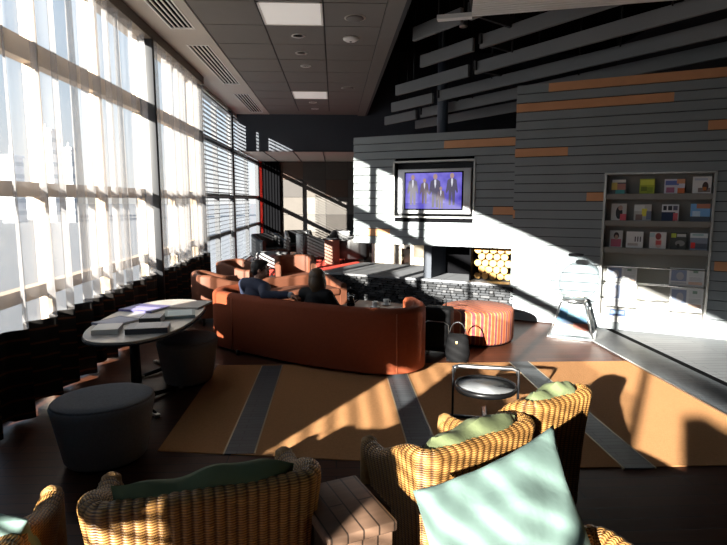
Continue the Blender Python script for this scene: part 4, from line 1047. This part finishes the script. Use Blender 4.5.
def sitter(name, label, pelvis, chest, neck, headc, headf, shL, shR, elL, elR, wrL, wrR, hdL, hdR, kneeL, kneeR, ankL, ankR, female, mats):
    skin, topm, trm, hairm = mats
    S = .9 if female else 1.
    f = MB(); V = Vector
    cap(f, [pelvis, chest, (V(chest)+V(neck))/2], [.15*S, .15*S, .12*S], skin)
    cap(f, [shL, (V(shL)+V(shR))/2+V((0, 0, .02)), shR], [.06*S, .08*S, .06*S], skin)
    cap(f, [neck, V(headc)-V((0, 0, .06))], [.058*S, .054*S], skin)
    for sh, el, wr, hd, sd in ((shL, elL, wrL, hdL, 1), (shR, elR, wrR, hdR, -1)):
        cap(f, [sh, el, wr], [.055*S, .042*S, .028*S], skin); hand(f, wr, hd, (0, 0, 1), skin, .7, sd, S)
    side = (V(shR)-V(shL)).normalized()
    for kn, an, s_ in ((kneeL, ankL, -1), (kneeR, ankR, 1)):
        hp = V(pelvis)+side*s_*.09*S
        cap(f, [hp, kn, an], [.085*S, .06*S, .04*S], skin)
        fw = (V(kn)-hp); fw.z = 0; fw.normalize(); cap(f, [an, V(an)+fw*.16+V((0, 0, -.05))], [.04, .035], skin)
    rot, P = head(f, headc, headf, skin, S)
    root = f.build(name); remesh(root, .0075, 3); tag(root, label, 'person', 'seated couple')
    # clothing and hair as children
    g = MB()
    cap(g, [pelvis, chest, (V(chest)+V(neck))/2-V((0, 0, .01))], [.168*S, .172*S, .135*S], topm)
    cap(g, [shL, (V(shL)+V(shR))/2+V((0, 0, .015)), shR], [.082*S, .095*S, .082*S], topm)
    for sh, el, wr in ((shL, elL, wrL), (shR, elR, wrR)):
        cap(g, [sh, el, V(el).lerp(V(wr), .9)], [.078*S, .062*S, .046*S], topm)
    jk = remesh(g.build('jacket' if not female else 'top', root), .012, 4)
    g = MB()
    for sh, el, wr in ((shL, elL, wrL), (shR, elR, wrR)): cap(g, [V(el).lerp(V(wr), .85), V(el).lerp(V(wr), 1.0)], [.043*S, .040*S], m_shirt if not female else topm, 12)
    g.build('cuff', jk)
    g = MB()
    for kn, an, s_ in ((kneeL, ankL, -1), (kneeR, ankR, 1)):
        hp = V(pelvis)+side*s_*.09*S
        cap(g, [hp, kn, V(kn).lerp(V(an), .95)], [.115*S, .08*S, .062*S], trm)
    g.ball(pelvis, (.17*S, .15*S, .12*S), trm); remesh(g.build('trousers', root), .013, 4)
    for kn, an, s_ in ((kneeL, ankL, -1), (kneeR, ankR, 1)):
        g = MB(); hp = V(pelvis)+side*s_*.09*S; fw = (V(kn)-hp); fw.z = 0; fw.normalize()
        cap(g, [V(an)+V((0, 0, -.045))-fw*.03, V(an)+fw*.1+V((0, 0, -.055)), V(an)+fw*.19+V((0, 0, -.062))], [.05, .048, .036], m_shoe); remesh(g.build('shoe', root), .01, 2)
    for x in (-1, 1):
        g = MB(); g.ball(P(x*.031, .079, .018), .0125*S, m_eye, n=12); g.ball(P(x*.031, .087, .018), .0065*S, m_iris, n=10); g.build('eye', root)
    g = MB()
    if not female:
        g.ball(P(0, -.018, .045), (.086*S, .104*S, .092*S), hairm, rot, 18); g.ball(P(0, -.06, -.01), (.07*S, .055*S, .07*S), hairm, rot, 14); g.ball(P(0, .045, .1), (.06*S, .05*S, .032*S), hairm, rot, 12)
        for x in (-1, 1): g.ball(P(x*.074, .012, .02), (.012*S, .022*S, .035*S), hairm, rot, 8)
    else:
        g.ball(P(0, -.022, .04), (.112*S, .122*S, .106*S), hairm, rot, 18); g.ball(P(0, -.07, -.06), (.112*S, .075*S, .15*S), hairm, rot, 16)
        for x in (-1, 1): cap(g, [P(x*.078, -.005, .04), P(x*.088, -.01, -.06), P(x*.07, -.02, -.17)], [.032*S, .034*S, .02*S], hairm, 12)
        for k in range(7):
            q = (k-3)/3; cap(g, [P(q*.075, -.08+.03*q*q, .02), P(q*.08, -.098+.04*q*q, -.09), P(q*.07, -.09+.03*q*q, -.20-.01*(k % 2))], [.03, .03, .012], hairm, 10)
    remesh(g.build('hair', root), .009, 2)
    return root
fw = Vector((.5, .87, 0)); rg = Vector((.87, -.5, 0))
mp = Vector((-.90, 7.02, .50)) - Vector((0, 0, 0))
def rel(o, a, b, z): q = Vector(o)+rg*a+fw*b; return (q.x, q.y, z+o[2])
mo = (-1.0, 6.99, -.03)
sitter('person', 'man in navy blazer on the rust sofa, arm stretched along its back', rel(mo, 0, .06, .50), rel(mo, .02, -.03, .72), rel(mo, .03, -.02, .92), rel(mo, .06, .0, 1.055), (.93, .12, -.12),
       rel(mo, -.19, -.0, .86), rel(mo, .20, -.10, .85), rel(mo, -.26, .12, .62), rel(mo, .36, -.31, .80), rel(mo, -.08, .32, .52), rel(mo, .68, -.23, .815), rel((0, 0, 0), .5, .8, -.1), (.8, -.5, -.15),
       rel(mo, -.12, .55, .50), rel(mo, .12, .55, .50), rel(mo, -.12, .62, .1), rel(mo, .14, .62, .1), False, (m_skin, m_jack, m_trou, m_hair))
wo = (-.235, 6.50, -.03)
sitter('person', 'blond woman in black seated on the rust sofa, seen from behind', rel(wo, 0, .06, .49), rel(wo, 0, 0, .68), rel(wo, 0, .0, .87), rel(wo, 0, .03, 1.0), (-.35, .93, -.1),
       rel(wo, -.16, .0, .815), rel(wo, .17, .0, .815), rel(wo, -.22, .14, .6), rel(wo, .24, .14, .6), rel(wo, -.08, .34, .54), rel(wo, .1, .34, .54), (.6, .75, -.1), (-.2, .95, -.1),
       rel(wo, -.09, .5, .49), rel(wo, .09, .5, .49), rel(wo, -.09, .56, .1), rel(wo, .09, .56, .1), True, (m_skin2, m_top, m_trou, m_blond))

# ------------------------------------------------------------------ outside: bright apron and far towers
mb = MB(); mb.bx(-900, XW-1.5, -400, 900, -4.4, -4.0, M('snowy_apron', (.16, .165, .175), .9, noise=(.05, .1))); struct(mb.build('ground_outside'))
def tower(name, label, x, y, w_, d_, h_, mast=0., c=(.42, .45, .5)):
    t = thing(name, label, 'building', (x, y, -4), 0, 'distant towers outside')
    m = M('tower_%d' % int(abs(x)), c, .7)
    f = MB(); f.bx(-w_/2, w_/2, -d_/2, d_/2, 0, h_, m); f.build('walls', t)
    f = MB(); z = 2.
    while z < h_-1: f.bx(-w_/2-.05, w_/2+.05, -d_/2-.05, d_/2+.05, z, z+1.1, flat((.24, .28, .34))); z += 3.2
    f.build('window_bands', t)
    f = MB(); f.bx(-w_/2-.3, w_/2+.3, -d_/2-.3, d_/2+.3, h_, h_+.6, m)
    if mast: f.lathe([(.5, h_), (.15, h_+mast)], m, n=8)
    f.build('roof', t)
tower('office_tower', 'slim grey tower outside, seen through the sheer at the far left edge', -85, 152, 3.6, 5, 17, 3)
tower('office_tower', 'pale tall tower outside behind the near sheer folds', -77, 155, 5, 5, 24, 2, (.55, .56, .58))
tower('control_tower', 'thin banded mast tower outside behind the near sheer', -70, 152, 2.2, 2.2, 19, 2, (.6, .6, .6))
tower('terminal_building', 'long low terminal building outside the windows', -120, 190, 60, 20, 8, 0, (.5, .5, .5))

# ------------------------------------------------------------------ render look
sc.view_settings.view_transform = 'Standard'
sc.view_settings.look = 'None'
sc.view_settings.exposure = .12
sc.cycles.use_denoising = True
sc.cycles.transparent_max_bounces = 24
sc.cycles.max_bounces = 8
sc.cycles.diffuse_bounces = 5
sc.cycles.caustics_reflective = False
sc.cycles.caustics_refractive = False
sc.cycles.sample_clamp_indirect = 6
